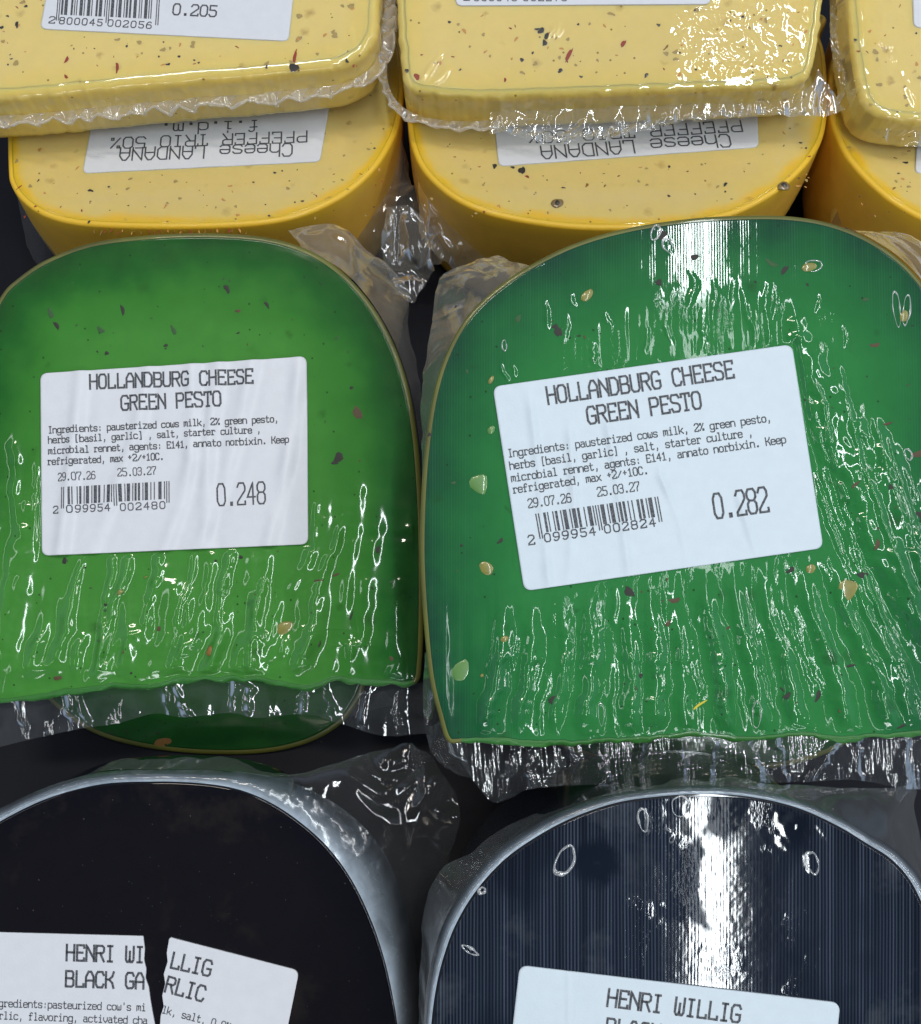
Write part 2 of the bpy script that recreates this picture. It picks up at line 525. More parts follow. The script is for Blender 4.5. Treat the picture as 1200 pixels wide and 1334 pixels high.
# ------------------------------------------------------------------ relief of a face: ridges, bubbles
class Relief:
    def __init__(s): s.ridges, s.bubbles, s.soft, s.masks = [], [], [], []

    def ridge(s, pts, w, h, flat=2.0, wk=1.0):      # pts local mm, running along y
        P = catmull(pts, 60); P = P[np.argsort(P[:, 1])]
        s.ridges.append((P, w, h, flat, wk))

    def bubble(s, c, rx, ry, ang, h, ring=True): s.bubbles.append((c, rx, ry, ang, h, ring))

    def __call__(s, x, y):
        z = np.zeros_like(x); wet = np.zeros_like(x)
        for P, w, h, fl, wk in s.ridges:
            lo, hi = P[0, 1], P[-1, 1]
            sel = np.where((y > lo - 1) & (y < hi + 1) & (x > P[:, 0].min() - 4 * w) & (x < P[:, 0].max() + 4 * w))[0]
            if not len(sel): continue
            xs, ys = x[sel], y[sel]
            xr = np.interp(ys, P[:, 1], P[:, 0])
            xr = xr + (noise(ys * .32, ys * 0 + lo, 3) - .5) * .9 + (noise(ys * 1.1, ys * 0 + hi, 4) - .5) * .30
            sl = np.interp(ys, P[:, 1], np.gradient(P[:, 0], P[:, 1] + 1e-6 * np.arange(len(P))))
            d = (xs - xr) / np.sqrt(1 + np.clip(sl, -3, 3) ** 2)
            L = hi - lo
            tp = sstep(lo - .3, lo + min(4.5, L * .35), ys) * (1 - sstep(hi - min(10, L * .5), hi + .3, ys))
            ww = w * (.75 + .5 * noise(ys * .3, ys * 0 + hi, 5))
            a = np.exp(-np.abs(d / ww) ** fl) * tp
            z[sel] += h * a * (.7 + .6 * noise(ys * .6, ys * 0 + lo * 3, 9))
            wet[sel] = np.maximum(wet[sel], a * wk)
        for c, rx, ry, ang, h, ring in s.bubbles:
            dx, dy = x - c[0], y - c[1]
            ca, sa = math.cos(ang), math.sin(ang)
            u, v = (dx * ca + dy * sa) / rx, (-dx * sa + dy * ca) / ry
            r = np.sqrt(u * u + v * v)
            th = np.arctan2(v, u)
            r = r * (1 + .12 * np.sin(2 * th + c[0]) + .08 * np.sin(3 * th + c[1]))
            z += h * .45 * (np.exp(-((r - 1) / .34) ** 2) if ring else np.exp(-r ** 4))
        for f in s.soft: z = z + f(x, y)
        k = np.ones_like(x)
        for poly in s.masks: k = k * sstep(.15, 1.6, poly_dist(poly, x, y))
        return z * k, wet * k


def bubble_rims(root, fr, zf, items, mat='bubble'):
    """wavering milky rings that stand in for the glint round pockets of trapped air"""
    for (px, rx, ry, ang, w) in items:
        c = fr.px([px])[0]
        t = np.linspace(0, 2 * math.pi, 72, endpoint=False)
        k = 1 + .08 * np.sin(2 * t + px[0]) + .05 * np.sin(3 * t + px[1]) + .03 * np.sin(5 * t + px[0] * .3)
        u, v = rx * k * np.cos(t), ry * k * np.sin(t)
        ca, sa = math.cos(ang), math.sin(ang)
        P = np.column_stack([c[0] + u * ca - v * sa, c[1] + u * sa + v * ca])
        z = fr.T + zf(P[:, 0], P[:, 1]) + .02
        n = P - c; n /= np.linalg.norm(n, axis=1)[:, None]
        wd = w * (.55 + .6 * noise(t * 2.2, t * 0 + px[0], 7) + .25 * np.sin(t + px[1]))
        V = []
        for q in np.linspace(0, math.pi, 7):
            V.append(np.column_stack([P + n * (np.cos(q) * wd)[:, None], z + np.sin(q) * wd * .55]))
        V = np.vstack(V)
        F = grid_faces(7, 72, True)
        link_mesh('bubble_glint_rim', V, F, M[mat], root)


def poly_dist(P, x, y):
    """signed-ish distance outside a convex polygon"""
    P = ccw(P); d = np.full_like(x, -1e9)
    for a, b in zip(P, np.roll(P, -1, 0)):
        e = (b - a) / np.linalg.norm(b - a)
        d = np.maximum(d, (x - a[0]) * e[1] - (y - a[1]) * e[0])
    return d


def cloud_dist(P, x, y):
    out = np.empty_like(x)
    for i in range(0, len(x), 20000):
        dx = x[i:i + 20000, None] - P[None, :, 0]; dy = y[i:i + 20000, None] - P[None, :, 1]
        out[i:i + 20000] = np.sqrt((dx * dx + dy * dy).min(1))
    return out


# ------------------------------------------------------------------ lettering: a stroke font on a 6 x 9 cell
GL = {
 'A': '0,0 0,6 2,9 4,9 6,6 6,0|0,3.8 6,3.8', 'B': '0,4.8 4.6,4.8 5.7,5.7 5.7,8 4.6,9 0,9 0,0 4.8,0 6,1 6,3.8 4.8,4.8',
 'C': '6,7.3 5,9 1.4,9 0,7.2 0,1.8 1.4,0 5,0 6,1.7', 'D': '0,0 0,9 4,9 6,7 6,2 4,0 0,0', 'E': '6,7.6 6,9 .4,9 .4,0 6,0 6,1.4|.4,4.7 4.6,4.7',
 'F': '6,7.6 6,9 .4,9 .4,0|.4,4.7 4.6,4.7', 'G': '6,7.4 5,9 1.4,9 0,7.2 0,1.8 1.4,0 4.8,0 6,1 6,4 3.4,4', 'H': '0,0 0,9|6,0 6,9|0,4.7 6,4.7',
 'I': '1.4,9 4.6,9|3,9 3,0|1.4,0 4.6,0', 'K': '0,0 0,9|6,9 5,6.6 2.6,4.7 0,4.7|2.6,4.7 5,2.8 6,0', 'L': '.4,9 .4,0 6,0 6,1.6',
 'N': '0,0 0,9 6,1.2|6,0 6,9', 'O': '1.3,0 4.7,0 6,1.6 6,7.4 4.7,9 1.3,9 0,7.4 0,1.6 1.3,0', 'P': '0,0 0,9 4.7,9 6,7.9 6,5.4 4.7,4.3 0,4.3',
 'R': '0,0 0,9 4.7,9 6,7.9 6,5.7 4.7,4.7 0,4.7|3,4.7 6,0', 'S': '6,7.4 5,9 1,9 0,7.8 0,6 1,5 5,4.2 6,3.2 6,1.2 5,0 1,0 0,1.6',
 'T': '0,7.4 0,9 6,9 6,7.4|3,9 3,0|1.8,0 4.2,0', 'U': '0,9 0,1.5 1.3,0 4.7,0 6,1.5 6,9', 'W': '0,9 0,1.4 1,0 2.2,0 3,1.4 3,6|3,1.4 3.8,0 5,0 6,1.4 6,9',
 '0': '1.4,0 4.6,0 6,1.8 6,7.2 4.6,9 1.4,9 0,7.2 0,1.8 1.4,0', '1': '1,7.2 3,9 3,0|1,0 5,0', '2': '0,7.4 1.2,9 4.8,9 6,7.6 6,5.8 0,1.2 0,0 6,0 6,1.3',
 '3': '0,7.5 1.2,9 4.8,9 6,7.7 6,5.8 4.8,4.8 2,4.8|4.8,4.8 6,3.7 6,1.4 4.8,0 1.2,0 0,1.5', '4': '4.4,0 4.4,9 0,3 6,3', '5': '5.8,9 .4,9 .4,5.2 4.6,5.2 6,4 6,1.4 4.6,0 1.2,0 0,1.4',
 '6': '5.6,8 4.6,9 2.6,9 .8,7.4 0,5 0,1.4 1.3,0 4.7,0 6,1.4 6,3.8 4.7,5.1 1.2,5.1 0,4', '7': '0,7.6 0,9 6,9 6,7.2 2.6,3 2.6,0',
 '8': '1.3,4.8 0,6 0,7.7 1.3,9 4.7,9 6,7.7 6,6 4.7,4.8 1.3,4.8 0,3.6 0,1.3 1.3,0 4.7,0 6,1.3 6,3.6 4.7,4.8', '9': '.4,1 1.4,0 3.4,0 5.2,1.6 6,4 6,7.6 4.7,9 1.3,9 0,7.6 0,5.2 1.3,3.9 4.8,3.9 6,5',
 'a': '.8,6 4.2,6 5.2,5 5.2,.8 6,0|5.2,3.6 1.2,3.6 0,2.6 0,1 1.2,0 4,0 5.2,1', 'b': '0,9 0,0 4.6,0 6,1.2 6,4.8 4.6,6 1.6,6 0,4.6', 'c': '6,5 5,6 1.3,6 0,4.8 0,1.2 1.3,0 5,0 6,1',
 'd': '6,9 6,0 1.4,0 0,1.2 0,4.8 1.4,6 4.4,6 6,4.6', 'e': '0,3.2 6,3.2 6,4.8 4.8,6 1.2,6 0,4.8 0,1.2 1.2,0 5,0 6,1', 'f': '5.4,8 4.6,9 3,9 2,8 2,0|.4,5.4 4.6,5.4|.8,0 3.4,0',
 'g': '6,6 6,-1.8 4.8,-3 1,-3 0,-2|6,1.4 4.6,.2 1.4,.2 0,1.4 0,4.8 1.4,6 4.6,6 6,4.8', 'h': '0,0 0,9|0,4.6 1.6,6 4.6,6 6,4.8 6,0', 'i': '1.2,6 3,6 3,0|1,0 5,0|3,8 3,8.9', 'j': '4,6 4,-2 3,-3 1,-3|4,8 4,8.9',
 'k': '0,0 0,9|5.4,6 2,3 0,3|2,3 6,0', 'l': '1.2,9 3,9 3,0|1,0 5,0', 'm': '0,0 0,6 2.2,6 3,5 3,1|3,5 3.8,6 5.2,6 6,5 6,0', 'n': '0,0 0,6|0,4.6 1.6,6 4.6,6 6,4.8 6,0',
 'o': '1.3,0 4.7,0 6,1.2 6,4.8 4.7,6 1.3,6 0,4.8 0,1.2 1.3,0', 'p': '0,-3 0,6 4.6,6 6,4.8 6,1.2 4.6,0 0,0', 'r': '.6,6 1.6,6 1.6,0|1.6,4.4 3,6 5,6 6,5|.4,0 3.4,0',
 's': '5.8,5 4.8,6 1.2,6 .2,5 .2,4 1.2,3.3 4.8,2.7 5.8,2 5.8,1 4.8,0 1.2,0 .2,1', 't': '2,8.4 2,1 3,0 4.8,0 5.6,.8|.4,6 4.8,6', 'u': '0,6 0,1.2 1.2,0 4,0 6,1.4|6,6 6,0', 'v': '0,6 0,3 3,0 6,3 6,6',
 'w': '0,6 0,1 1,0 2,0 3,1 3,4|3,1 4,0 5,0 6,1 6,6', 'x': '0,0 6,6|0,6 6,0', 'y': '0,6 0,1.4 1.2,0 6,0|6,6 6,-1.8 4.8,-3 1,-3', 'z': '.2,6 5.8,6 .2,0 5.8,0',
 '.': '2.5,0 2.5,1.1 3.5,1.1 3.5,0 2.5,0', ',': '3,1.2 3.2,0 2.4,-1.8', ':': '3,5.4 3,4.4|3,1.4 3,.4', '(': '4,9.4 2.4,9.4 2.4,-1 4,-1', ')': '2,9.4 3.6,9.4 3.6,-1 2,-1',
 '%': '.4,8.6 1.8,8.6 1.8,7 .4,7 .4,8.6|5.8,8.4 .4,.6|4.4,2 5.8,2 5.8,.4 4.4,.4 4.4,2', '+': '1,5 5,5|3,7 3,3', '/': '.4,1 5.6,7.4', "'": '3,9 3,6.8', '-': '1,4 5,4', ' ': ''}
GLS = {k: [np.array([[float(t) for t in p.split(',')] for p in st.split()]) for st in v.split('|') if st] for k, v in GL.items()}


class Ink:
    def __init__(s): s.V, s.F = [], []

    def ribbon(s, P, w):
        P = np.asarray(P, float)
        # subdivide so that print follows the paper
        Q = [P[0]]
        for a, b in zip(P[:-1], P[1:]):
            n = max(1, int(np.linalg.norm(b - a) / .35))
            Q += [a + (b - a) * k / n for k in range(1, n + 1)]
        P = np.array(Q); closed = np.linalg.norm(P[0] - P[-1]) < 1e-6
        d = np.diff(P, axis=0); d /= np.linalg.norm(d, axis=1)[:, None] + 1e-9
        if closed:
            d0, d1 = np.vstack([d[-1:], d]), np.vstack([d, d[:1]])
        else:
            P = P.copy(); P[0] -= d[0] * w * .5; P[-1] += d[-1] * w * .5
            d0, d1 = np.vstack([d[:1], d]), np.vstack([d, d[-1:]])
        n0 = np.stack([-d0[:, 1], d0[:, 0]], 1); n1 = np.stack([-d1[:, 1], d1[:, 0]], 1)
        m = n0 + n1; m /= np.linalg.norm(m, axis=1)[:, None] + 1e-9
        k = 1 / np.clip((m * n1).sum(1), .55, 1)
        off = m * (k * w * .5)[:, None]
        b = len(s.V)
        for i in range(len(P)): s.V += [P[i] + off[i], P[i] - off[i]]
        for i in range(len(P) - 1): s.F.append((b + 2 * i, b + 2 * i + 1, b + 2 * i + 3, b + 2 * i + 2))

    def quad(s, a, b, c, d):
        k = len(s.V); s.V += [a, b, c, d]; s.F.append((k, k + 1, k + 2, k + 3))

    def text(s, fr, string, p0, p1, cap, wt=.115, ratio=.76, skip=()):
        """string set between photo pixels p0 and p1 (baseline, first cell's left to last cell's right)"""
        a, b = fr.px([p0, p1])
        u = (b - a) / np.linalg.norm(b - a); v = np.array([-u[1], u[0]])
        adv = np.linalg.norm(b - a) / len(string)
        q = fr.px([p0, (p0[0], p0[1] - cap)]); h = np.linalg.norm(q[1] - q[0]) / 9
        sx = adv * ratio / 6
        for i, ch in enumerate(string):
            if i in skip: continue
            for st in GLS[ch]:
                s.ribbon([a + u * (i * adv + adv * (1 - ratio) / 2 + p[0] * sx) + v * p[1] * h for p in st], wt)

    def build(s, name, zf, mat, parent):
        V = np.array(s.V)
        z = zf(V[:, 0], V[:, 1])
        # every face looks up
        F = []
        for f in s.F:
            p = V[list(f)]
            A = np.sum(p[:, 0] * np.roll(p[:, 1], -1) - np.roll(p[:, 0], -1) * p[:, 1])
            F.append(f if A > 0 else f[::-1])
        return link_mesh(name, np.column_stack([V, z]), F, mat, parent, smooth=False)


def ean13(code):
    Lc = '0001101 0011001 0010011 0111101 0100011 0110001 0101111 0111011 0110111 0001011'.split()
    Gc = [''.join('1' if c == '0' else '0' for c in x)[::-1] for x in Lc]
    Rc = [''.join('1' if c == '0' else '0' for c in x) for x in Lc]
    par = 'LLLLLL LLGLGG LLGGLG LLGGGL LGLLGG LGGLLG LGGGLL LGLGLG LGLGGL LGGLGL'.split()[int(code[0])]
    s = '101' + ''.join((Lc if p == 'L' else Gc)[int(d)] for p, d in zip(par, code[1:7])) + '01010' + ''.join(Rc[int(d)] for d in code[7:]) + '101'
    return s


def barcode(ink, fr, code, tl, tr, bl, drop):
    """bars between photo pixels tl-tr, bars down to bl, guard bars longer by drop (fraction)"""
    a, b, c = fr.px([tl, tr, bl])
    bits = ean13(code); n = len(bits)
    i = 0
    while i < n:
        if bits[i] == '1':
            j = i
            while j < n and bits[j] == '1': j += 1
            g = i < 3 or i >= n - 3 or 45 <= i < 50
            x0, x1 = a + (b - a) * (i + .06) / n, a + (b - a) * (j - .06) / n
            dn = (c - a) * (1 + drop if g else 1)
            for k in range(4):
                ink.quad(x0 + dn * k / 4, x1 + dn * k / 4, x1 + dn * (k + 1) / 4, x0 + dn * (k + 1) / 4)
            i = j
        else: i += 1


def round_poly(P, r, seg=8):
    P = np.asarray(P, float); out = []
    n = len(P)
    for i in range(n):
        a, b, c = P[i - 1], P[i], P[(i + 1) % n]
        u = (a - b) / np.linalg.norm(a - b); v = (c - b) / np.linalg.norm(c - b)
        for k in range(seg + 1):
            t = k / seg
            p0, p2 = b + u * r, b + v * r
            out.append((1 - t) ** 2 * p0 + 2 * t * (1 - t) * b + t * t * p2)
    return np.array(out)


def add_label(root, fr, corners, fold, mat='paper', r=1.6, raw=None, lift=.32, name='label'):
    P = fr.px(corners)
    out = ccw(linear(raw if raw is not None else round_poly(P, r), 420, True))
    zf = lambda x, y: lift + fold(x, y)
    V, F = disc(out, 90, fr.T, zf, skirt=lift + .05)
    o = link_mesh(name, V, F, M[mat], root)
    return o, (lambda x, y: fr.T + zf(x, y) + .07)


def no_fold(x, y): return 0 * x


# ------------------------------------------------------------------ flecks: herbs, seeds, pepper
def fleck_mesh(seed, kind):
    rs = np.random.RandomState(seed)
    nu, nv = 12, 7
    V, F = [], []
    bend = rs.uniform(-.5, .5)
    ph = rs.uniform(0, 6, 4)
    for i in range(nv + 1):
        th = math.pi * i / nv
        for j in range(nu):
            p = 2 * math.pi * j / nu
            r = 1 + (.28 if kind == 'herb' else .085) * (math.sin(2 * p + ph[0]) * .6 + math.sin(3 * p + ph[1]) * .5 + math.sin(5 * p + ph[2] + th) * .4)
            x, y, z = r * math.sin(th) * math.cos(p), r * math.sin(th) * math.sin(p), math.cos(th)
            V.append((x, y + bend * x * x, z))
    F = grid_faces(nv + 1, nu, True)
    me = bpy.data.meshes.new(kind)
    me.from_pydata([tuple(c * MM for c in v) for v in V], [], F.tolist())
    me.polygons.foreach_set('use_smooth', [True] * len(me.polygons))
    return me


HERB = [fleck_mesh(i, 'herb') for i in range(9)]
SEED = [fleck_mesh(i + 50, 'seed') for i in range(6)]
_mesh_mat = {}


def fleck(parent, fr, zf, px, size, mat, ang=None, asp=.45, name='herb_fleck', thick=.06, up=None):
    src = SEED if name in ('seed', 'peppercorn') else HERB
    me0 = src[random.randrange(len(src))]
    key = (me0.name, mat)
    if key not in _mesh_mat:
        me = me0.copy(); me.name = name; me.materials.append(M[mat]); _mesh_mat[key] = me
    o = bpy.data.objects.new(name, _mesh_mat[key])
    COL.objects.link(o); o.parent = parent
    q = fr.px([px])[0]
    z = fr.T + float(zf(np.array([q[0]]), np.array([q[1]]))[0]) + (up if up is not None else 0.0)
    o.location = (q[0] * MM, q[1] * MM, z * MM)
    o.rotation_euler = (0, 0, random.uniform(0, 3.14) if ang is None else ang)
    o.scale = (size, size * asp, thick)
    return o


# ------------------------------------------------------------------ a pack of cheese
def build_pack(fr, outline_px, label, group, paste, rind, relief=None, r=.8, b=1.1, taper=1.5, bulge=0.0, arc_px=None, ribf=None,
               N=720, rings=110, wetf=None, cat='cheese', lip=.03, dullf=None):
    root = thing(fr, label, cat, group)
    out = ccw(catmull(fr.px(outline_px), N, True))
    if arc_px is not None or not rind:
        a0 = catmull(fr.px(arc_px), 260) if arc_px is not None else np.array([[1e4, 1e4]])
        wob = sstep(2, 6, cloud_dist(a0, out[:, 0], out[:, 1]))[:, None]
        out = out + wob * np.column_stack([fbm(out[:, 0] * .35, out[:, 1] * .35, 171) - .5, fbm(out[:, 0] * .35 + 40, out[:, 1] * .35, 173) - .5]) * (1.0 if rind else .9)
    arc = catmull(fr.px(arc_px if arc_px is not None else outline_px), 260, arc_px is None)
    rel = relief or Relief()
    ins = inset(out, b)

    def zf(x, y):
        z, w = rel(x, y)
        return z * sstep(.1, 1.5, cloud_dist(ins, x, y) if len(x) < 500 else zf.edge(x, y))
    zf.edge = lambda x, y: cloud_dist(ins[::2], x, y)
    V, F = disc(ins, rings, fr.T, zf, skirt=2.0)
    x, y = V[:, 0], V[:, 1]
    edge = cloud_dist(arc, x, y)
    _, wet = rel(x, y)
    dull = dullf(x, y, edge) * (1 - sstep(.03, .16, wet)) if dullf is not None else np.zeros_like(x)
    if wetf is not None: wet = np.clip(wet + wetf(x, y), 0, 1)
    rib = ribf(x, y, edge) if ribf is not None else np.zeros_like(x)
    if rind:
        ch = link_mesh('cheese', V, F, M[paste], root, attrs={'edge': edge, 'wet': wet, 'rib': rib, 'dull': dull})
        V2, F2 = side(out, fr.T, r, b, taper, bulge, lip=lip)
        if arc_px is not None:
            kz = sstep(2, 5, cloud_dist(arc, V2[:, 0], V2[:, 1])) * sstep(.02, .5, fr.T - V2[:, 2]) * sstep(2, 8, V2[:, 2])
            V2[:, 1] += kz * 1.2 * (fbm(V2[:, 0] * .22, V2[:, 2] * .3, 187, 2) - .6)
            V2[:, 2] += kz * .8 * (fbm(V2[:, 0] * .3, V2[:, 1] * .4, 189, 2) - .6)
        rd = link_mesh('rind', V2, F2, M[rind], ch)
        if arc_px is not None:
            rd.data.materials.append(M['cut_green'])
            ctr = np.array([V2[f, :2].mean(0) for f in F2])
            far = cloud_dist(arc, ctr[:, 0], ctr[:, 1]) > 2.6
            rd.data.polygons.foreach_set('material_index', far.astype(np.int32))
    else:
        V2, F2 = side(out, fr.T, r, b, taper, bulge, lip=0)
        kz = sstep(.05, 1.2, fr.T - V2[:, 2]) * sstep(-.1, 3, V2[:, 2])
        V2[:, :2] += kz[:, None] * .55 * np.column_stack([fbm((V2[:, 0] + .8 * V2[:, 1]) * .35, V2[:, 2] * .4, 181) - .5, fbm((V2[:, 0] + .8 * V2[:, 1]) * .35 + 30, V2[:, 2] * .4, 183) - .5])
        V2[:, 2] += kz * .5 * (fbm(V2[:, 0] * .6, V2[:, 1] * .6, 185) - .5)
        k = len(V)
        F = F + [[i + k for i in f] for f in F2]
        V = np.vstack([V, V2])
        z0 = np.zeros(len(V2))
        ch = link_mesh('cheese', V, F, M[paste], root,
                       attrs={'edge': np.r_[edge, cloud_dist(arc, V2[:, 0], V2[:, 1])], 'wet': np.r_[wet, z0], 'rib': np.r_[rib, z0]})
    return root, ch, zf, out


def film_strip(root, fr, inner, outer, mat, name, rows=40, cols=220, wave=None, noise_amp=0.0, noise_f=.2, seed=0, smooth=True):
    """film lofted between two rows of (px, py, height above base)"""
    f = catmull if smooth else linear
    A, B = f(inner, cols), f(outer, cols)
    pa = np.column_stack([fr.px(A[:, :2], A[:, 2]), A[:, 2]])
    pb = np.column_stack([fr.px(B[:, :2], B[:, 2]), B[:, 2]])
    t = np.linspace(0, 1, rows)[:, None, None]
    G = pa[None] * (1 - t) + pb[None] * t
    X, Y, Z = G[..., 0].ravel(), G[..., 1].ravel(), G[..., 2].ravel()
    tt = np.repeat(np.linspace(0, 1, rows), cols); ss = np.tile(np.linspace(0, 1, cols), rows)
    if noise_amp:
        noise_f = noise_f * .55; noise_amp = noise_amp * 1.15
        k = np.sin(np.pi * np.clip(tt * .5 + .02, 0, 1)) ** 1.0
        wx, wy = fbm(X * noise_f * .6, Y * noise_f * .6, seed + 61, 2) * 3, fbm(X * noise_f * .6 + 5, Y * noise_f * .6, seed + 67, 2) * 3
        Z = Z + noise_amp * k * ((fbm(X * noise_f + wx, Y * noise_f + wy, seed, 2) - .5) * 2.4 + .35 * (ridged(X * noise_f * 1.2 + wx, Y * noise_f * 1.2 + wy, seed + 3, 1) ** 3 - .3))
        X = X + noise_amp * .4 * k * (fbm(X * noise_f * 1.3, Y * noise_f * 1.3, seed + 5) - .5) * 2
        Y = Y + noise_amp * .4 * k * (fbm(X * noise_f * 1.3 + 9, Y * noise_f * 1.3, seed + 8) - .5) * 2
    if wave is not None: Z = Z + wave(X, Y, tt, ss)
    return link_mesh(name, np.column_stack([X, Y, Z]), grid_faces(rows, cols), M[mat], root, attrs={'fade': 1 - tt})


def creases(fr, xs, w=.9, h=.45, seed=0):
    """upright creases in a flange at photo columns xs [(x_top, y_top, x_bottom, y_bottom)]"""
    L = [fr.px([(a, b), (c, d)], fr.T - 4) for a, b, c, d in xs]
    def f(X, Y, t, s):
        z = 0 * X
        for k, (p, q) in enumerate(L):
            u = (Y - q[1]) / (p[1] - q[1] + 1e-6)
            xr = q[0] + (p[0] - q[0]) * u + (noise(Y * .6, 0 * Y + k, seed) - .5) * 1.4
            z = z + h * (.6 + .8 * noise(Y * .5, 0 * Y + k * 3, seed)) * np.exp(-np.abs((X - xr) / w) ** 1.5)
        z = z + .5 * t * np.sin(X * .45 + seed) + .25 * (fbm(X * .25, Y * .12, seed + 3) - .5) * 2
        return z
    return f


def lace(root, fr, path, width, name='film_seal', amp=1.6, lam=7.5, seed=0, mat='lace', z0=8.0, wall=None):
    """ruffled seal of a vacuum bag: a waving band with a rolled bead along its free edge. path: (px, py) run of the inner edge"""
    n = 520
    P3 = np.array([(p[0], p[1], p[2] if len(p) > 2 else z0) for p in path], float)
    if wall is not None:
        out, i0, i1 = wall
        a = fr.px([path[0][:2]], fr.T)[0]; b = fr.px([path[-1][:2]], fr.T)[0]
        ia = int(np.argmin(np.hypot(*(out - a).T))); ib = int(np.argmin(np.hypot(*(out - b).T)))
        idx = np.arange(ia, ib if ib > ia else ib + len(out)) % len(out)
        P = catmull(out[idx][::6], n)
        P = np.column_stack([P, np.full(n, z0)])
    else:
        A = catmull(P3, n)
        P = np.column_stack([fr.px(A[:, :2], A[:, 2]), A[:, 2]])
    T = np.gradient(P[:, :2], axis=0); T /= np.linalg.norm(T, axis=1)[:, None]
    Nn = np.stack([T[:, 1], -T[:, 0]], 1)
    s = np.r_[0, np.cumsum(np.linalg.norm(np.diff(P[:, :2], axis=0), axis=1))]
    ph = 2 * math.pi * s / lam + 9 * noise(s * .09, 0 * s, seed)
    am = amp * (.5 + 1.0 * noise(s * .13, 0 * s + 4, seed))
    rows = 12
    R = []
    for k in range(rows):
        t = k / (rows - 1)
        wv = np.sin(ph + .9 * t) * am * t ** .8
        off = .4 + width * t * (.75 + .4 * noise(s * .3, 0 * s + 9, seed))
        xy = P[:, :2] + Nn * (off + np.cos(ph + .6) * am * .35 * t)[:, None] + T * (np.sin(2 * ph) * am * .3 * t)[:, None]
        R.append(np.column_stack([xy, P[:, 2] + wv + .2 * np.sin(s * 3.1) * t]))
    V = np.vstack(R); F = grid_faces(rows, n).tolist()
    # bead
    E = R[-1]; Tn = np.gradient(E, axis=0); Tn /= np.linalg.norm(Tn, axis=1)[:, None]
    up = np.array([0, 0, 1.0]); a1 = np.cross(Tn, up); a1 /= np.linalg.norm(a1, axis=1)[:, None] + 1e-9; a2 = np.cross(Tn, a1)
    rb = .36 * (.7 + .7 * noise(s * .8, 0 * s + 2, seed))[:, None]
    ring = [E + (a1 * math.cos(q) + a2 * math.sin(q)) * rb for q in np.linspace(0, 2 * math.pi, 9)[:-1]]
    k = len(V); Vb = np.stack(ring, 1).reshape(-1, 3)
    Fb = grid_faces(n, 8, True) + k
    return link_mesh(name, np.vstack([V, Vb]), F + Fb.tolist(), M[mat], root)


# ================================================================== THE SETTING
def cam_pt(px, depth): return CAMM @ Vector(((px[0] - 600) / FPX * depth * MM, -(px[1] - 667) / FPX * depth * MM, -depth * MM))

bx = np.linspace(-400, 400, 60); by = np.linspace(-300, 500, 60)
XX, YY = np.meshgrid(bx, by)
tr = link_mesh('tray', np.column_stack([XX.ravel(), YY.ravel(), .4 * fbm(XX.ravel() * .02, YY.ravel() * .02)]), grid_faces(60, 60), M['tray'])
tr['kind'] = 'structure'; tr['label'] = 'dark tray under the cheese packs'

# ================================================================== YELLOW, LOWER ROW
GY = 'yellow peppered cheese packs'


def soft_bumps(a, f, seed): return lambda x, y: a * (fbm(x * f, y * f, seed) - .5)


def scatter(ch, fr, zf, box, n, kinds, avoid=(), seed=0):
    rs = random.Random(seed); k = 0; tries = 0
    while k < n and tries < 4000:
        tries += 1
        p = (rs.uniform(box[0], box[2]), rs.uniform(box[1], box[3]))
        if any(poly_dist(np.array(a, float), np.array([p[0]]), np.array([p[1]]))[0] < 5 for a in avoid): continue
        mt, lo, hi, asp, nm = kinds[rs.randrange(len(kinds))]
        fleck(ch, fr, zf, p, rs.uniform(lo, hi), mt, asp=asp * rs.uniform(.7, 1.4), name=nm)
        k += 1


YK = [('pepper_sunk', .25, .75, .5, 'herb_fleck'), ('pepper_sunk', .3, .6, .7, 'herb_fleck'), ('pepper', .15, .42, .6, 'herb_fleck'),
      ('chili_sunk', .3, .8, .4, 'chili_fleck'), ('chili', .2, .55, .35, 'chili_fleck'), ('herb_brown', .2, .55, .5, 'herb_fleck')]

# --- left
fYLL = Frame((260, 230), 306, 25, 0, 42)
pts = [(10, 215), (14, 240), (30, 262), (58, 280), (100, 291), (160, 295), (240, 296), (320, 293), (372, 286), (415, 272), (455, 250), (488, 220), (508, 190), (520, 160), (526, 110), (520, 50), (480, 0), (60, 0), (20, 60), (10, 140)]
yrel = Relief(); yrel.soft.append(soft_bumps(.25, .12, 3))
lab = [(108, 226), (417, 211), (432, 120), (125, 135)]
yrel.masks.append(fYLL.px(lab))
root, ch, zf, _ = build_pack(fYLL, pts, 'yellow peppered cheese under the pack showing 0.205, rounded end facing the left green pack', GY, 'yellow', 'rind_yellow', yrel, r=1.0, b=1.3, taper=4, bulge=1.2)
lb, lz = add_label(root, fYLL, lab, lambda x, y: .05 * np.sin(x * .5))

def print_peffer(fr, lb, lz, A, B, C):
    ik = Ink()
    ik.text(fr, 'Cheese LANDANA', A[0], A[1], 16, .42)
    ik.text(fr, 'PFEFFER TRIO 50%', B[0], B[1], 14, .40)
    if C: ik.text(fr, 'f.i.d.m.', C[0], C[1], 14, .40)
    ik.build('printing', lz, M['ink'], lb)


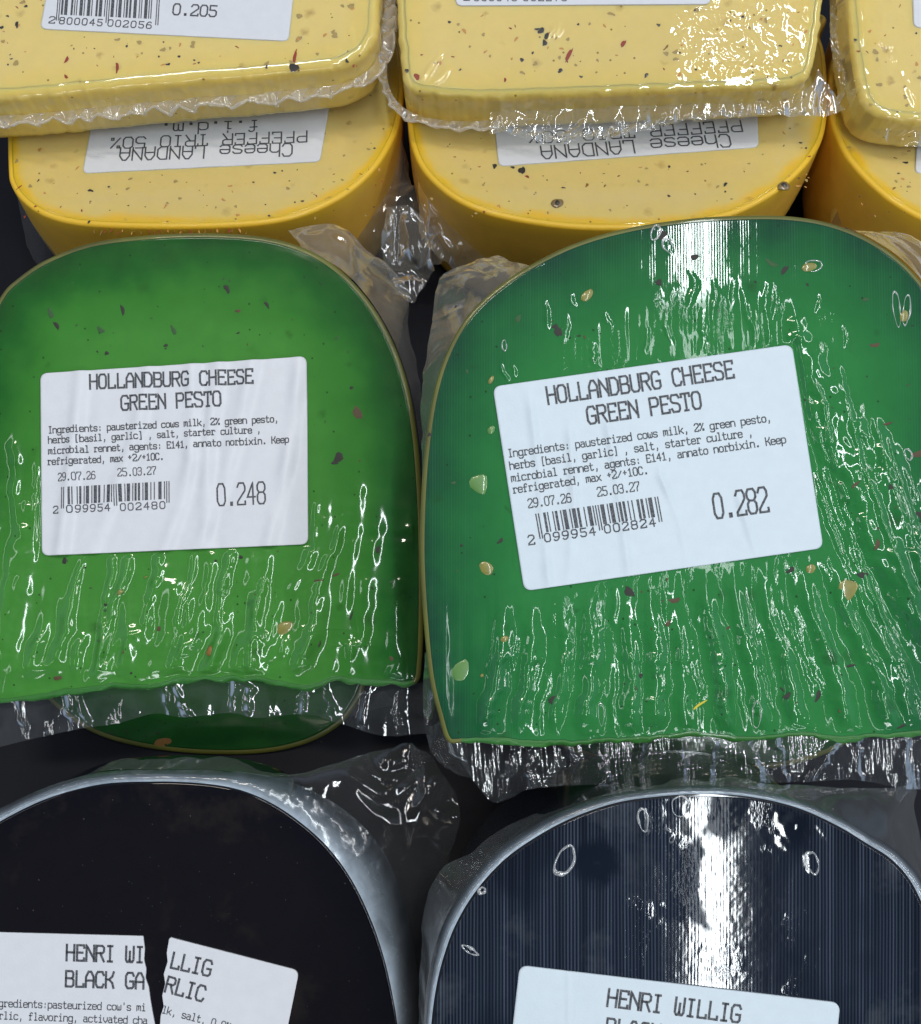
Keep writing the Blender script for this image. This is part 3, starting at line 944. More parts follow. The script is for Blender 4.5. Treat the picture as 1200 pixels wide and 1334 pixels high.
print_peffer(fYLL, lb, lz, ((383, 188), (156, 194)), ((402, 172), (144, 181)), ((338, 158), (209, 163)))
scatter(ch, fYLL, zf, (30, 190, 500, 288), 55, YK, [lab], 3)
for p, sz, mt, asp in [((118, 248), .75, 'pepper', .6), ((170, 233), .6, 'pepper_sunk', .6), ((116, 289), .5, 'pepper', .7), ((358, 225), .5, 'pepper', .6),
                       ((25, 244), 1.0, 'chili', .2), ((488, 193), .4, 'pepper', .6), ((22, 210), .8, 'pepper_sunk', .5), ((394, 262), .55, 'herb_brown', .5)]:
    fleck(ch, fYLL, zf, p, sz, mt, asp=asp)
for k in range(26):   # red print and cracks low on the rim
    x = 120 + k * 8 + random.uniform(-3, 3)
    o = fleck(ch, fYLL, lambda x, y: 0 * x, (x, 297 + random.uniform(-1, 3)), random.uniform(.3, .9), random.choice(['chili', 'chili_sunk', 'orange']), ang=random.uniform(1.1, 2.0), asp=.28, name='chili_fleck', up=-1.2)

# --- middle
fYLM = Frame((800, 230), 304, 25, 0, 42)
pts = [(532, 165), (537, 192), (548, 217), (568, 240), (598, 262), (640, 279), (700, 291), (760, 297), (830, 297), (900, 291), (955, 279), (1002, 256), (1036, 230), (1060, 202), (1075, 170), (1079, 120), (1070, 50), (1030, 10), (580, 10), (540, 60), (530, 120)]
yrel = Relief(); yrel.soft.append(soft_bumps(.25, .12, 5))
lab = [(650, 217), (988, 192), (984, 100), (640, 125)]
yrel.masks.append(fYLM.px(lab))
root, ch, zf, _ = build_pack(fYLM, pts, 'yellow peppered cheese behind the right green pack, with two peppercorns in its rounded end', GY, 'yellow', 'rind_yellow', yrel, r=1.0, b=1.3, taper=4, bulge=1.2)
lb, lz = add_label(root, fYLM, lab, lambda x, y: .05 * np.sin(x * .5))
print_peffer(fYLM, lb, lz, ((951, 176), (702, 192)), ((966, 158), (686, 174)), None)
scatter(ch, fYLM, zf, (560, 170, 1060, 285), 55, YK, [lab], 5)
for p in [(726, 265), (1021, 242)]:
    fleck(ch, fYLM, zf, p, 1.75, 'corn', asp=.85, name='peppercorn', thick=.5)
    fleck(ch, fYLM, zf, p, 1.0, 'pepper', asp=.8, name='peppercorn', thick=.75)
for p, sz, mt, asp in [((645, 216), .8, 'pepper', .8), ((680, 222), 1.3, 'pepper', .7), ((668, 218), .7, 'pepper', .5), ((945, 240), .8, 'pepper', .5), ((935, 243), .6, 'pepper_sunk', .5),
                       ((872, 217), .45, 'pepper', .8), ((687, 230), .7, 'chili', .5), ((765, 241), .7, 'orange', .5), ((788, 242), .5, 'orange', .5), ((1043, 186), .6, 'pepper', .4), ((620, 278), .5, 'pepper_sunk', .6)]:
    fleck(ch, fYLM, zf, p, sz, mt, asp=asp)

# --- right
fYLR = Frame((1200, 230), 304, 25, 0, 42)
pts = [(1082, 150), (1090, 178), (1104, 205), (1130, 235), (1165, 264), (1210, 288), (1270, 305), (1340, 312), (1420, 305), (1500, 270), (1540, 200), (1540, 60), (1480, 10), (1130, 10), (1090, 60), (1080, 110)]
yrel = Relief(); yrel.soft.append(soft_bumps(.25, .12, 6))
lab = [(1192, 226), (1500, 215), (1500, 130), (1196, 150)]
yrel.masks.append(fYLR.px(lab))
root, ch, zf, _ = build_pack(fYLR, pts, 'yellow peppered cheese lying lowest at the right border, only its orange left flank showing', GY, 'yellow', 'rind_yellow', yrel, r=1.0, b=1.3, taper=4, bulge=1.2)
add_label(root, fYLR, lab, no_fold)
scatter(ch, fYLR, zf, (1105, 190, 1260, 285), 16, YK, [lab], 8)
for p, sz, mt in [((1180, 212), .8, 'pepper'), ((1165, 245), .6, 'orange'), ((1184, 243), .7, 'pepper_sunk'), ((1106, 192), .6, 'pepper_sunk')]:
    fleck(ch, fYLR, zf, p, sz, mt)

# ================================================================== YELLOW, UPPER ROW
YT = [('pepper', .18, .5, .6, 'herb_fleck'), ('pepper_sunk', .3, 1.1, .5, 'herb_fleck'), ('pepper_sunk', .3, .7, .7, 'herb_fleck'), ('chili_sunk', .3, .8, .4, 'chili_fleck'), ('chili', .2, .6, .3, 'chili_fleck')]
fYUL = Frame((250, 105), 292, 13, 0, 17)
pts = [(-75, 130), (-40, 130), (0, 128), (50, 124), (100, 119), (200, 109), (300, 101), (400, 92), (448, 84), (476, 68), (490, 44), (494, 10), (496, -60), (480, -130), (-60, -130), (-105, -60), (-110, 40), (-104, 96)]
yrel = Relief(); yrel.soft.append(soft_bumps(.22, .07, 13))
for c, rx, ry in [((172, 48), 1.0, 2.0), ((262, 92), 1.6, 2.6), ((277, 88), .8, 2.2)]: yrel.bubble(fYUL.px([c])[0], rx, ry, .1, .22)
yrel.ridge(fYUL.px([(455, 30), (462, 62)]), .5, .2); yrel.ridge(fYUL.px([(440, 60), (455, 90)]), .6, .2)
lab = [(53, 38), (376, 54), (388, -60), (75, -80)]
yrel.masks.append(fYUL.px(lab))
root, ch, zf, outUL = build_pack(fYUL, pts, 'yellow peppered cheese block whose barcode label shows 0.205', GY, 'yellow_top', None, yrel, r=2.6, b=2.6, taper=-.4, bulge=0)
lb, lz = add_label(root, fYUL, lab, no_fold)
ik = Ink()
ik.text(fYUL, '0.205', (224, 20), (283, 23), 14, .40)
ik.text(fYUL, '2', (62, 31), (74, 31.5), 8.3, .27, .6)
ik.text(fYUL, '800045', (76, 32), (135, 35), 8.3, .27, .62)
ik.text(fYUL, '002056', (139, 35), (199, 38.5), 8.3, .27, .62)
ik.build('printing', lz, M['ink'], lb)
bc = Ink(); barcode(bc, fYUL, '2800045002056', (79, -40), (211, -34), (74, 20), .13)
bc.build('barcode', lz, M['ink'], lb)
lace(root, fYUL, [(-40, 122), (496, -40)], 3.0, seed=4, amp=1.5, z0=10, wall=(outUL, 0, 0))
scatter(ch, fYUL, zf, (0, 0, 470, 88), 58, YT, [lab], 11)
for p, sz, mt, an, asp in [((87, 78), 1.1, 'chili', 1.1, .35), ((153, 88), 1.6, 'chili', 1.7, .25), ((86, 100), .8, 'chili', 2.1, .4), ((22, 32), 1.0, 'pepper', 1.5, .45), ((10, 21), .5, 'pepper', 2.6, .5), ((2, 36), .7, 'pepper', .5, .6),
                           ((4, 54), .6, 'pepper_sunk', .4, .7), ((384, 74), 2.4, 'chili', 1.4, .16), ((383, 88), 1.5, 'pepper', .2, .7), ((347, 87), .7, 'pepper', 1.5, .4), ((452, 80), .8, 'pepper', 2.1, .4), ((219, 84), .6, 'pepper', .3, .6), ((436, 47), .9, 'pepper_sunk', 0, .6), ((388, 51), .8, 'chili_sunk', 1, .6)]:
    fleck(ch, fYUL, zf, p, sz, mt, an, asp)

fYUM = Frame((800, 100), 292, 7, -1.6, 16)
pts = [(548, 120), (620, 127), (700, 125), (850, 119), (1000, 113), (1042, 106), (1060, 85), (1068, 40), (1074, -20), (1070, -110), (1030, -140), (560, -140), (518, -100), (517, 0), (521, 70), (527, 105)]
yrel = Relief(); yrel.soft.append(soft_bumps(.15, .06, 23))
cw = fYUM.px([(1010, 40)])[0]; sc_ = fYUM.px([(800, 50), (900, 50)]); k100 = abs(sc_[1][0] - sc_[0][0])


def glare_folds(x, y):
    u, v = (x - cw[0]) / k100, (y - cw[1]) / k100
    m = sstep(-1.5, -1.15, u) * (1 - sstep(.55, .7, u)) * sstep(-.95, -.6, v) * (1 - sstep(1.2, 1.6, v))
    wx, wy = fbm(x * .16, y * .16, 41) * 7, fbm(x * .16 + 7, y * .16, 47) * 7
    return m * (.26 * (ridged((x + wx) * .30, (y + wy) * .26, 51, 2) - .4) + .07 * (fbm(x * .8, y * .7, 55, 2) - .5))


yrel.soft.append(glare_folds)
for a, b in [((580, 58), (541, 126)), ((590, 84), (553, 128))]: yrel.ridge(fYUM.px([a, b]), .75, .3, 3)
yrel.ridge(fYUM.px([(728, 26), (726, 50)]), .8, .25); yrel.ridge(fYUM.px([(722, 30), (714, 55)]), .5, .25)
lab = [(594, 8), (925, 6), (935, -110), (590, -110)]
yrel.masks.append(fYUM.px(lab))
root, ch, zf, _ = build_pack(fYUM, pts, 'yellow peppered cheese block with glaring crinkled film on its right half', GY, 'yellow_top', None, yrel, r=2.0, b=2.0, taper=-.3)
lb, lz = add_label(root, fYUM, lab, no_fold)
ik = Ink()
ik.text(fYUM, '2', (602, 1.5), (614, 1.5), 8.3, .27, .6); ik.text(fYUM, '800045', (616, 2), (675, 2), 8.3, .27, .62); ik.text(fYUM, '002278', (680, 2), (740, 2), 8.3, .27, .62)
ik.build('printing', lz, M['ink'], lb)
bc = Ink(); barcode(bc, fYUM, '2800045002278', (616, -70), (750, -70), (616, -10), .13); bc.build('barcode', lz, M['ink'], lb)
lace(root, fYUM, [(520, -60), (518, -20), (514, 30), (507, 75), (508, 108), (522, 134), (552, 150), (600, 156), (650, 154)], 2.1, seed=9, amp=.9, lam=6, z0=6)
film_strip(root, fYUM, [(640, 140, 9), (720, 138, 9), (820, 133, 9), (920, 127, 9), (1000, 123, 9), (1052, 114, 9), (1066, 90, 9)],
           [(640, 168, 9), (720, 186, 6), (800, 180, 6), (870, 162, 7), (960, 150, 8), (1060, 152, 8), (1104, 140, 8)], 'film_seal_clear', 'film_seal', 40, 300, noise_amp=1.6, noise_f=.22, seed=5,
           wave=lambda X, Y, t, s: .8 * t * np.sin(X * .9 + 2 * noise(X * .2, 0 * X)))
lace(root, fYUM, [(640, 158), (720, 170), (800, 164), (860, 152), (950, 140), (1030, 138), (1075, 134), (1092, 118), (1088, 90), (1080, 60), (1080, 0), (1084, -40)], 1.6, seed=19, amp=.9, lam=6, z0=6, mat='film_warm')
scatter(ch, fYUM, zf, (535, 12, 1050, 100), 62, YT, [lab], 14)
for p, sz, mt, an, asp in [((705, 40), 1.2, 'pepper', .9, .5), ((714, 47), 1.3, 'pepper', .2, .55), ((700, 38), .9, 'pepper', .1, .3), ((710, 56), .9, 'pepper', 1.2, .7), ((741, 72), 2.3, 'chili', 1.15, .2), ((812, 57), 1.2, 'chili', 1.1, .4), ((730, 92), .7, 'pepper', .4, .8),
                           ((680, 78), .6, 'pepper', .2, .8), ((694, 69), .5, 'pepper', 1.3, .5), ((757, 100), .5, 'pepper', 0, .6), ((842, 98), .7, 'pepper', .8, .6), ((858, 33), .5, 'pepper', 0, .8), ((880, 68), .8, 'pepper_sunk', .3, .6), ((868, 62), .9, 'orange', .9, .3),
                           ((543, 100), 1.2, 'chili', 2.2, .5), ((530, 92), .6, 'pepper', 0, .8), ((658, 104), .7, 'chili', 1.6, .4), ((605, 40), .8, 'chili_sunk', 2.4, .5)]:
    fleck(ch, fYUM, zf, p, sz, mt, an, asp)

fYUR = Frame((1200, 120), 294, 9, 0, 13)
pts = [(1118, 112), (1126, 134), (1145, 149), (1180, 157), (1240, 159), (1330, 156), (1400, 120), (1400, -100), (1360, -130), (1130, -130), (1104, -100), (1104, 0), (1110, 70)]
yrel = Relief(); yrel.soft.append(soft_bumps(.5, .09, 33))
yrel.soft.append(lambda x, y: .45 * (ridged(x * .2 + y * .06, y * .1, 61, 2) - .4) * (.3 + fbm(x * .1, y * .1, 3)))
for p in [(1145, 60), (1157, 63), (1164, 76)]: yrel.bubble(fYUR.px([p])[0], .7, .9, .2, .3)
lab = [(1190, 36), (1500, 40), (1500, -80), (1187, -80)]
yrel.masks.append(fYUR.px(lab))
root, ch, zf, _ = build_pack(fYUR, pts, 'yellow peppered cheese block in crinkled film cut off by the right border at the top', GY, 'yellow_top', None, yrel, r=2.2, b=2.2, taper=-.3)
add_label(root, fYUR, lab, no_fold)
scatter(ch, fYUR, zf, (1112, 0, 1240, 140), 30, YT, [lab], 17)
film_strip(root, fYUR, [(1106, -40, 13), (1106, 40, 13), (1112, 100, 13), (1127, 134, 10), (1170, 155, 10), (1230, 160, 10)],
           [(1090, -40, 10), (1090, 40, 9), (1096, 100, 7), (1116, 152, 6), (1165, 186, 6), (1230, 192, 6)], 'film_warm', 'film_seal', 30, 200, noise_amp=1.0, noise_f=.3, seed=8)

# crumpled bag corners hanging off the lower yellow packs
YLLroot = [o for o in COL.objects if o.get('label', '').startswith('yellow peppered cheese under')][0]
YLMroot = [o for o in COL.objects if o.get('label', '').startswith('yellow peppered cheese behind')][0]
YLRroot = [o for o in COL.objects if o.get('label', '').startswith('yellow peppered cheese lying')][0]
film_strip(YLLroot, fYLL, [(522, 170, 36), (516, 205, 32), (500, 238, 28), (478, 268, 26), (440, 298, 24)],
           [(527, 195, 30), (540, 240, 26), (560, 290, 20), (570, 350, 14), (470, 345, 12)], 'film_bag', 'film', 90, 160, noise_amp=4.2, noise_f=.11, seed=2)
film_strip(YLLroot, fYLL, [(504, 270, 30), (530, 268, 30), (552, 285, 30)], [(500, 345, 22), (530, 392, 20), (568, 352, 22)], 'film_bag', 'film', 80, 100, noise_amp=3.5, noise_f=.16, seed=12)
film_strip(YLLroot, fYLL, [(20, 235, 36), (60, 285, 34), (120, 305, 34)], [(36, 320, 16), (60, 350, 14), (120, 330, 16)], 'film_corner', 'film', 40, 80, noise_amp=2.5, noise_f=.15, seed=15)
film_strip(YLMroot, fYLM, [(545, 235, 34), (570, 270, 32), (620, 300, 30), (690, 315, 30)],
           [(545, 300, 24), (566, 335, 22), (610, 352, 20), (700, 345, 20)], 'film_bag', 'film', 70, 140, noise_amp=2.6, noise_f=.16, seed=22)
film_strip(YLRroot, fYLR, [(1088, 200, 34), (1110, 235, 34), (1150, 275, 32), (1220, 310, 30)],
           [(1080, 255, 24), (1090, 300, 20), (1140, 330, 18), (1220, 350, 18)], 'film_warm', 'film', 70, 140, noise_amp=3.0, noise_f=.14, seed=32)

# ================================================================== GREEN PACKS
GG = 'green pesto cheese packs'
# --- the pack below the left one
fGLU = Frame((270, 960), 283, 3, 0, 28)
pts = [(50, 890), (82, 930), (125, 957), (180, 973), (250, 982), (325, 983), (380, 975), (425, 957), (458, 928), (478, 880), (480, 780), (460, 740), (70, 740), (40, 800)]
root, ch, zf, _ = build_pack(fGLU, pts, 'dark green cheese mostly hidden, its rounded rind poking out below the left labelled pack', GG, 'green_left', 'rind_green', Relief(), r=.8, b=1.2, rings=60)
scatter(ch, fGLU, zf, (140, 935, 430, 972), 12, [('herb', .2, .5, .5, 'herb_fleck')], (), 4)
fleck(ch, fGLU, zf, (212, 967), 2.2, 'orange', .2, .5, 'seed')
film_strip(root, fGLU, [(300, 940, 27.5), (380, 930, 27.5), (450, 915, 27), (500, 900, 26)], [(335, 990, 24), (400, 992, 20), (460, 972, 16), (560, 958, 12)], 'film', 'film', 50, 140, noise_amp=1.5, noise_f=.15, seed=6)

# --- the pack below the right one
fGRU = Frame((900, 960), 256, 3, 0, 28)
pts = [(640, 900), (700, 955), (770, 988), (860, 1005), (950, 1006), (1040, 995), (1110, 965), (1160, 910), (1170, 800), (1150, 740), (650, 740), (625, 800)]
root, ch, zf, _ = build_pack(fGRU, pts, 'dark green cheese glimpsed through the clear seal below the right labelled pack', GG, 'green_left', 'rind_green', Relief(), r=.8, b=1.2, rings=60)

# --- left pack
fGL = Frame((270, 600), 252, 3, 0, 28)
ptsL = [(0, 385), (22, 362), (60, 337), (120, 315), (200, 305), (280, 303), (350, 309), (402, 325), (442, 350), (476, 385), (502, 425), (522, 470), (536, 520), (545, 580), (550, 650), (552, 720), (552, 800), (550, 860), (543, 890), (510, 894), (480, 893), (440, 888), (400, 899), (350, 891), (300, 888), (250, 888), (228, 891), (200, 899), (150, 897), (100, 903), (50, 912), (0, 917), (-40, 919), (-58, 900), (-64, 800), (-60, 650), (-48, 520), (-27, 440)]
arcL = [(-62, 640), (-48, 520), (-27, 440), (0, 385), (22, 362), (60, 337), (120, 315), (200, 305), (280, 303), (350, 309), (402, 325), (442, 350), (476, 385), (502, 425), (522, 470), (536, 520), (545, 580), (550, 650), (552, 720), (552, 880)]
relL = Relief()
rr = random.Random(5)
LR = [((60, 560), (45, 690), (18, 880)), ((38, 590), (30, 720), (5, 860)), ((20, 560), (22, 640), (20, 700)), ((78, 690), (60, 800), (38, 890)), ((100, 730), (92, 790), (78, 880)), ((14, 700), (8, 780), (-8, 860)),
      ((220, 722), (212, 760), (203, 795)), ((230, 722), (224, 780), (215, 800)), ((258, 735), (245, 800), (228, 870)), ((262, 730), (250, 790), (232, 868)), ((285, 722), (280, 770), (272, 830)), ((300, 790), (296, 810), (280, 855)),
      ((331, 715), (328, 750), (318, 785)), ((182, 785), (178, 805), (174, 825)), ((300, 715), (296, 740), (280, 790)), ((415, 640), (402, 720), (376, 790)), ((440, 690), (420, 740), (400, 800)), ((425, 630), (420, 690), (402, 745)), ((455, 650), (440, 710), (430, 735)),
      ((380, 740), (378, 765), (372, 795)), ((452, 745), (455, 770), (450, 790)), ((408, 810), (398, 840), (386, 870)), ((460, 830), (452, 845), (444, 865)), ((470, 820), (462, 832), (455, 850)), ((420, 800), (414, 815), (408, 830)), ((360, 840), (356, 855), (352, 868)), ((374, 838), (368, 855), (362, 868)),
      ((150, 760), (140, 830), (120, 890)), ((170, 800), (165, 850), (155, 890)), ((110, 800), (104, 850), (98, 890)), ((525, 850), (515, 868), (500, 884)), ((345, 830), (338, 838), (332, 846)), ((60, 640), (52, 655), (48, 672)), ((480, 760), (476, 800), (468, 860))]
for i, (a, b, c) in enumerate(LR):
    o_ = rr.uniform(-18, 22)
    relL.ridge(fGL.px([(a[0], a[1] + o_), b, (c[0], min(c[1] + o_ * .6, 889))]), rr.uniform(.8, 1.6), rr.uniform(.25, .6), 2)
for i in range(5):
    x = rr.uniform(-20, 520); y = rr.uniform(725, 800); L = rr.uniform(60, 150)
    relL.ridge(fGL.px([(x, y), (x - 4, y + L * .3), (x - 10, y + L * .65), (x - rr.uniform(10, 30), min(y + L, 888))]), rr.uniform(.7, 1.3), rr.uniform(.1, .25))
for i in range(17):
    x = -30 + i * 34 + rr.uniform(-10, 10); y = rr.uniform(600, 700) if x < 40 or x > 410 else rr.uniform(700, 800); L = 890 - y
    relL.ridge(fGL.px([(x + 20, y), (x + 14, y + L * .3), (x, y + L * .65), (x - rr.uniform(10, 34), y + L)]), rr.uniform(1.6, 2.8), rr.uniform(.5, 1.15), 2, .5)
for i in range(11):
    x = 110 + i * 33 + rr.uniform(-12, 12); y = rr.uniform(640, 720); b_ = rr.uniform(20, 46)
    relL.ridge(fGL.px([(x, y), (x - b_ * .15, y + 55), (x - b_ * .6, y + 115), (x - b_, rr.uniform(835, 886))]), rr.uniform(.8, 1.5), rr.uniform(.35, .75), 2)
relL.soft.append(lambda x, y: 1.2 * (fbm(x * .26, y * .045, 71, 2) - .5) * (1 - sstep(-12, 2, y - fGL.px([(270, 730)])[0][1])))
relL.soft.append(soft_bumps(.3, .05, 73))
labL = [(56, 724), (402, 709), (400, 465), (54, 487)]
relL.masks.append(fGL.px(labL))
foldL = [fGL.px(p) for p in ([(195, 470), (180, 560), (150, 640), (120, 720)], [(330, 470), (310, 560), (285, 650), (255, 715)], [(250, 600), (235, 660), (215, 716)], [(105, 500), (95, 600), (80, 720)], [(390, 480), (375, 600), (350, 710)], [(285, 480), (280, 520), (270, 580)])]


def fold_L(x, y):
    z = .10 * (fbm(x * .10, y * .05, 77) - .5)
    for k, P in enumerate(foldL):
        Q = P[np.argsort(P[:, 1])]
        d = x - np.interp(y, Q[:, 1], Q[:, 0])
        z = z + .75 * np.exp(-(d / 1.6) ** 2) * (.3 + noise(y * .12, 0 * y + k, 5)) - .24 * np.exp(-((d - 2.6) / 1.3) ** 2)
    return z + .30


root, ch, zf, outL = build_pack(fGL, ptsL, 'green pesto cheese whose label shows 0.248', GG, 'green_left', 'rind_green', relL, r=.8, b=1.1, taper=2.0, arc_px=arcL, N=1000, rings=190, dullf=lambda x, y, e: (1 - sstep(-4, 8, y - fGL.px([(270, 735)])[0][1])),
                                wetf=lambda x, y: .25 * (1 - sstep(-10, 6, y - fGL.px([(270, 740)])[0][1])) * sstep(.45, .7, fbm(x * .25, y * .12, 79)))
GLroot = root
lb, lz = add_label(root, fGL, labL, fold_L)
ik = Ink()
ik.text(fGL, 'HOLLANDBURG CHEESE', (117, 507), (332, 500), 18, .43)
ik.text(fGL, 'GREEN PESTO', (158, 535), (290, 529), 18.5, .43)
ik.text(fGL, 'Ingredients: pausterized cows milk, 2% green pesto,', (64, 565), (364, 550), 8.6, .23)
ik.text(fGL, 'herbs (basil, garlic) , salt, starter culture ,', (64, 578), (341, 564), 8.6, .23)
ik.text(fGL, 'microbial rennet, agents: E141, annato norbixin. Keep', (64, 592), (378, 577), 8.6, .23)
ik.text(fGL, 'refrigerated, max +2/+10C.', (63, 606), (215, 599), 8.6, .23)
ik.text(fGL, '29.07.26', (77, 627), (126, 624), 10, .19)
ik.text(fGL, '25.03.27', (155, 621), (205, 618), 10, .19)
ik.text(fGL, '0.248', (283, 659), (348, 656), 28, .36)
ik.text(fGL, '2', (70, 669), (79, 668.6), 9, .23, .7)
ik.text(fGL, '099954', (88, 668), (147, 665.5), 9, .23, .62)
ik.text(fGL, '002480', (156, 665.5), (218, 662.5), 9, .23, .62)
ik.build('printing', lz, M['ink'], lb)
bc = Ink(); barcode(bc, fGL, '2099954002480', (82, 635), (222, 627), (82, 658), .22); bc.build('barcode', lz, M['ink'], lb)
HK = [('herb', .15, .45, .5, 'herb_fleck'), ('herb_sunk', .2, .6, .5, 'herb_fleck'), ('herb_sunk', .2, .5, .4, 'herb_fleck'), ('herb_brown', .15, .4, .4, 'herb_fleck')]
scatter(ch, fGL, zf, (5, 330, 530, 880), 48, HK, [labL], 21)
for p, sz, mt, an, asp in [((296, 376), 1.0, 'herb', 2.2, .6), ((348, 397), .9, 'herb', 2.3, .4), ((66, 408), 1.5, 'herb_sunk', 2.0, .35), ((74, 424), 1.1, 'herb', 2.0, .4), ((160, 404), 1.3, 'herb', 1.7, .3), ((226, 430), 1.4, 'herb_sunk', 2.1, .3), ((310, 405), .8, 'herb_brown', .2, .4), ((131, 430), 1.2, 'herb_sunk', 2.5, .4),
                           ((466, 538), 1.7, 'herb_brown', 2.2, .5), ((441, 596), 1.4, 'herb', 1.3, .6), ((436, 603), .9, 'herb', .1, .4), ((491, 716), .9, 'herb', 1.4, .7), ((440, 748), 1.6, 'herb_brown', .4, .13), ((416, 756), 1.3, 'herb_brown', .1, .14), ((458, 802), 1.2, 'herb', 1.2, .16), ((485, 766), .5, 'herb', 2.4, .4), ((512, 758), .8, 'herb_sunk', .3, .4),
                           ((75, 882), 1.1, 'herb_brown', 0, .6), ((139, 788), .5, 'herb', 0, .7), ((209, 819), .8, 'herb_brown', .5, .6), ((314, 726), .6, 'herb', 0, .6), ((84, 731), .9, 'herb', 1.5, .5), ((511, 858), .7, 'herb_brown', 0, .8), ((458, 505), .5, 'herb', 0, .6), ((417, 838), .9, 'herb', 1.4, .3), ((216, 450), .5, 'herb', 0, .7), ((139, 460), .6, 'herb', .2, .6)]:
    fleck(ch, fGL, zf, p, sz, mt, an, asp)
fleck(ch, fGL, zf, (370, 818), 2.4, 'seed', .4, .62, 'seed', .45); fleck(ch, fGL, zf, (276, 848), 1.1, 'orange', 1.2, .7, 'seed', .3); fleck(ch, fGL, zf, (158, 771), .8, 'seed', .5, .6, 'seed', .3); fleck(ch, fGL, zf, (190, 752), .5, 'seed', .4, .4, 'seed', .3)
cr = creases(fGL, [(90, 912, 97, 948), (105, 908, 112, 945), (217, 895, 222, 925), (230, 890, 248, 935), (308, 890, 306, 928), (322, 888, 328, 932), (400, 900, 390, 935), (425, 900, 432, 940), (480, 905, 475, 945), (520, 905, 515, 950), (30, 915, 32, 965)], seed=3)
film_strip(root, fGL, [(-40, 917, 25), (0, 915, 25), (50, 910, 25), (100, 901, 25), (150, 895, 25), (200, 897, 25), (230, 889, 25), (300, 886, 25), (400, 896, 25), (440, 886, 25), (480, 890, 25), (545, 890, 25), (556, 880, 25)],
           [(-40, 985, 24.6), (0, 973, 24.6), (50, 961, 24.6), (100, 950, 24.6), (150, 943, 24.6), (200, 930, 24.6), (240, 934, 24.6), (300, 929, 24.6), (340, 935, 24.6), (400, 930, 24.6), (440, 942, 24.6), (500, 958, 24.6), (562, 955, 24.6)], 'film', 'film_seal', 60, 600, wave=cr)
film_strip(root, fGL, [(392, 322, 27), (442, 349, 27), (477, 384, 27), (503, 424, 27), (523, 469, 27), (538, 520, 27), (547, 580, 27)],
           [(375, 300, 18), (440, 296, 16), (480, 325, 12), (530, 372, 8), (532, 430, 8), (546, 490, 10), (554, 580, 12)], 'film_bag', 'film', 90, 260, noise_amp=2.8, noise_f=.15, seed=42)

# --- right pack
fGR = Frame((860, 620), 222, 3, 0, 29)
ptsR = [(583, 966), (571, 932), (559, 880), (551, 800), (547, 720), (549, 640), (555, 570), (565, 510), (581, 460), (606, 415), (642, 378), (690, 345), (750, 316), (820, 296), (900, 284), (970, 280), (1030, 281), (1082, 290), (1130, 309), (1172, 337), (1205, 372), (1232, 415), (1250, 470), (1262, 560), (1268, 680), (1265, 800), (1256, 900), (1247, 955), (1200, 959), (1100, 965), (1040, 960), (960, 966), (900, 960), (840, 966), (770, 970), (700, 970), (640, 968), (605, 968)]
arcR = ptsR[:28]
relR = Relief(); rr = random.Random(8)
for i in range(56):
    x = 645 + i * 10.2 + rr.uniform(-7, 7); yl = 765 - (x - 690) * .14
    y0 = yl + abs(rr.gauss(0, 60)); y1 = min(962, y0 + rr.choice([rr.uniform(40, 90), rr.uniform(90, 220)]))
    if y1 - y0 < 25: continue
    ln = -.20 + (x - 640) / 560 * .72
    dx = ln * (y1 - y0)
    relR.ridge(fGR.px([(x, y0), (x + dx * .35 + rr.uniform(-4, 4), (y0 * .6 + y1 * .4)), (x + dx * .72 + rr.uniform(-5, 5), y0 * .25 + y1 * .75), (x + dx, y1)]), rr.uniform(.32, .85), rr.uniform(.07, .20), rr.choice([2, 2, 3]))
for i in range(26):
    x = 968 + i * 11 + rr.uniform(-5, 5); y0 = 345 + i * 13 + rr.uniform(-40, 50); L = rr.uniform(230, 520)
    if i > 19 or i % 3 == 1: continue
    P = [(x + 135 * (L / 420) * t ** 1.35 + rr.uniform(-3, 3), y0 + L * t) for t in (0, .25, .5, .75, 1)]
    relR.ridge(fGR.px(P), rr.uniform(.35, .9), rr.uniform(.08, .20), rr.choice([2, 2, 3]))
for i in range(15):
    x = 655 + i * 38 + rr.uniform(-10, 10); y0 = 772 - (x - 690) * .14; L = 960 - y0; ln = (-.20 + (x - 640) / 560 * .72) * L
    relR.ridge(fGR.px([(x, y0), (x + ln * .35, y0 + L * .4), (x + ln * .72, y0 + L * .75), (x + ln, 960)]), rr.uniform(1.2, 2.1), rr.uniform(.6, 1.2), 2, .25)
for i in range(9):
    x = 1030 + i * 26; y0 = 380 + i * 35; P = [(x + 150 * t ** 1.35, y0 + 430 * t) for t in (0, .25, .5, .75, 1)]
    relR.ridge(fGR.px(P), rr.uniform(1.2, 2.0), rr.uniform(.5, 1.0), 2, .25)
for x, y0, y1, w in [(712, 385, 432, .5), (735, 400, 450, .7), (772, 440, 478, .6), (790, 405, 425, .5), (845, 425, 462, .5), (871, 405, 450, .6), (902, 350, 400, .8), (918, 400, 450, .9), (930, 360, 420, .7), (955, 360, 398, .8), (976, 380, 446, .8), (997, 365, 400, .6), (1012, 370, 420, .5), (700, 330, 350, .5), (746, 380, 400, .6), (1100, 420, 455, .5), (1068, 380, 410, .6), (666, 475, 492, .4), (655, 470, 500, .4)]:
    relR.ridge(fGR.px([(x, y0), (x + rr.uniform(-3, 5), (y0 + y1) / 2), (x + rr.uniform(-3, 8), y1)]), w * .8, rr.uniform(.06, .15), 4)
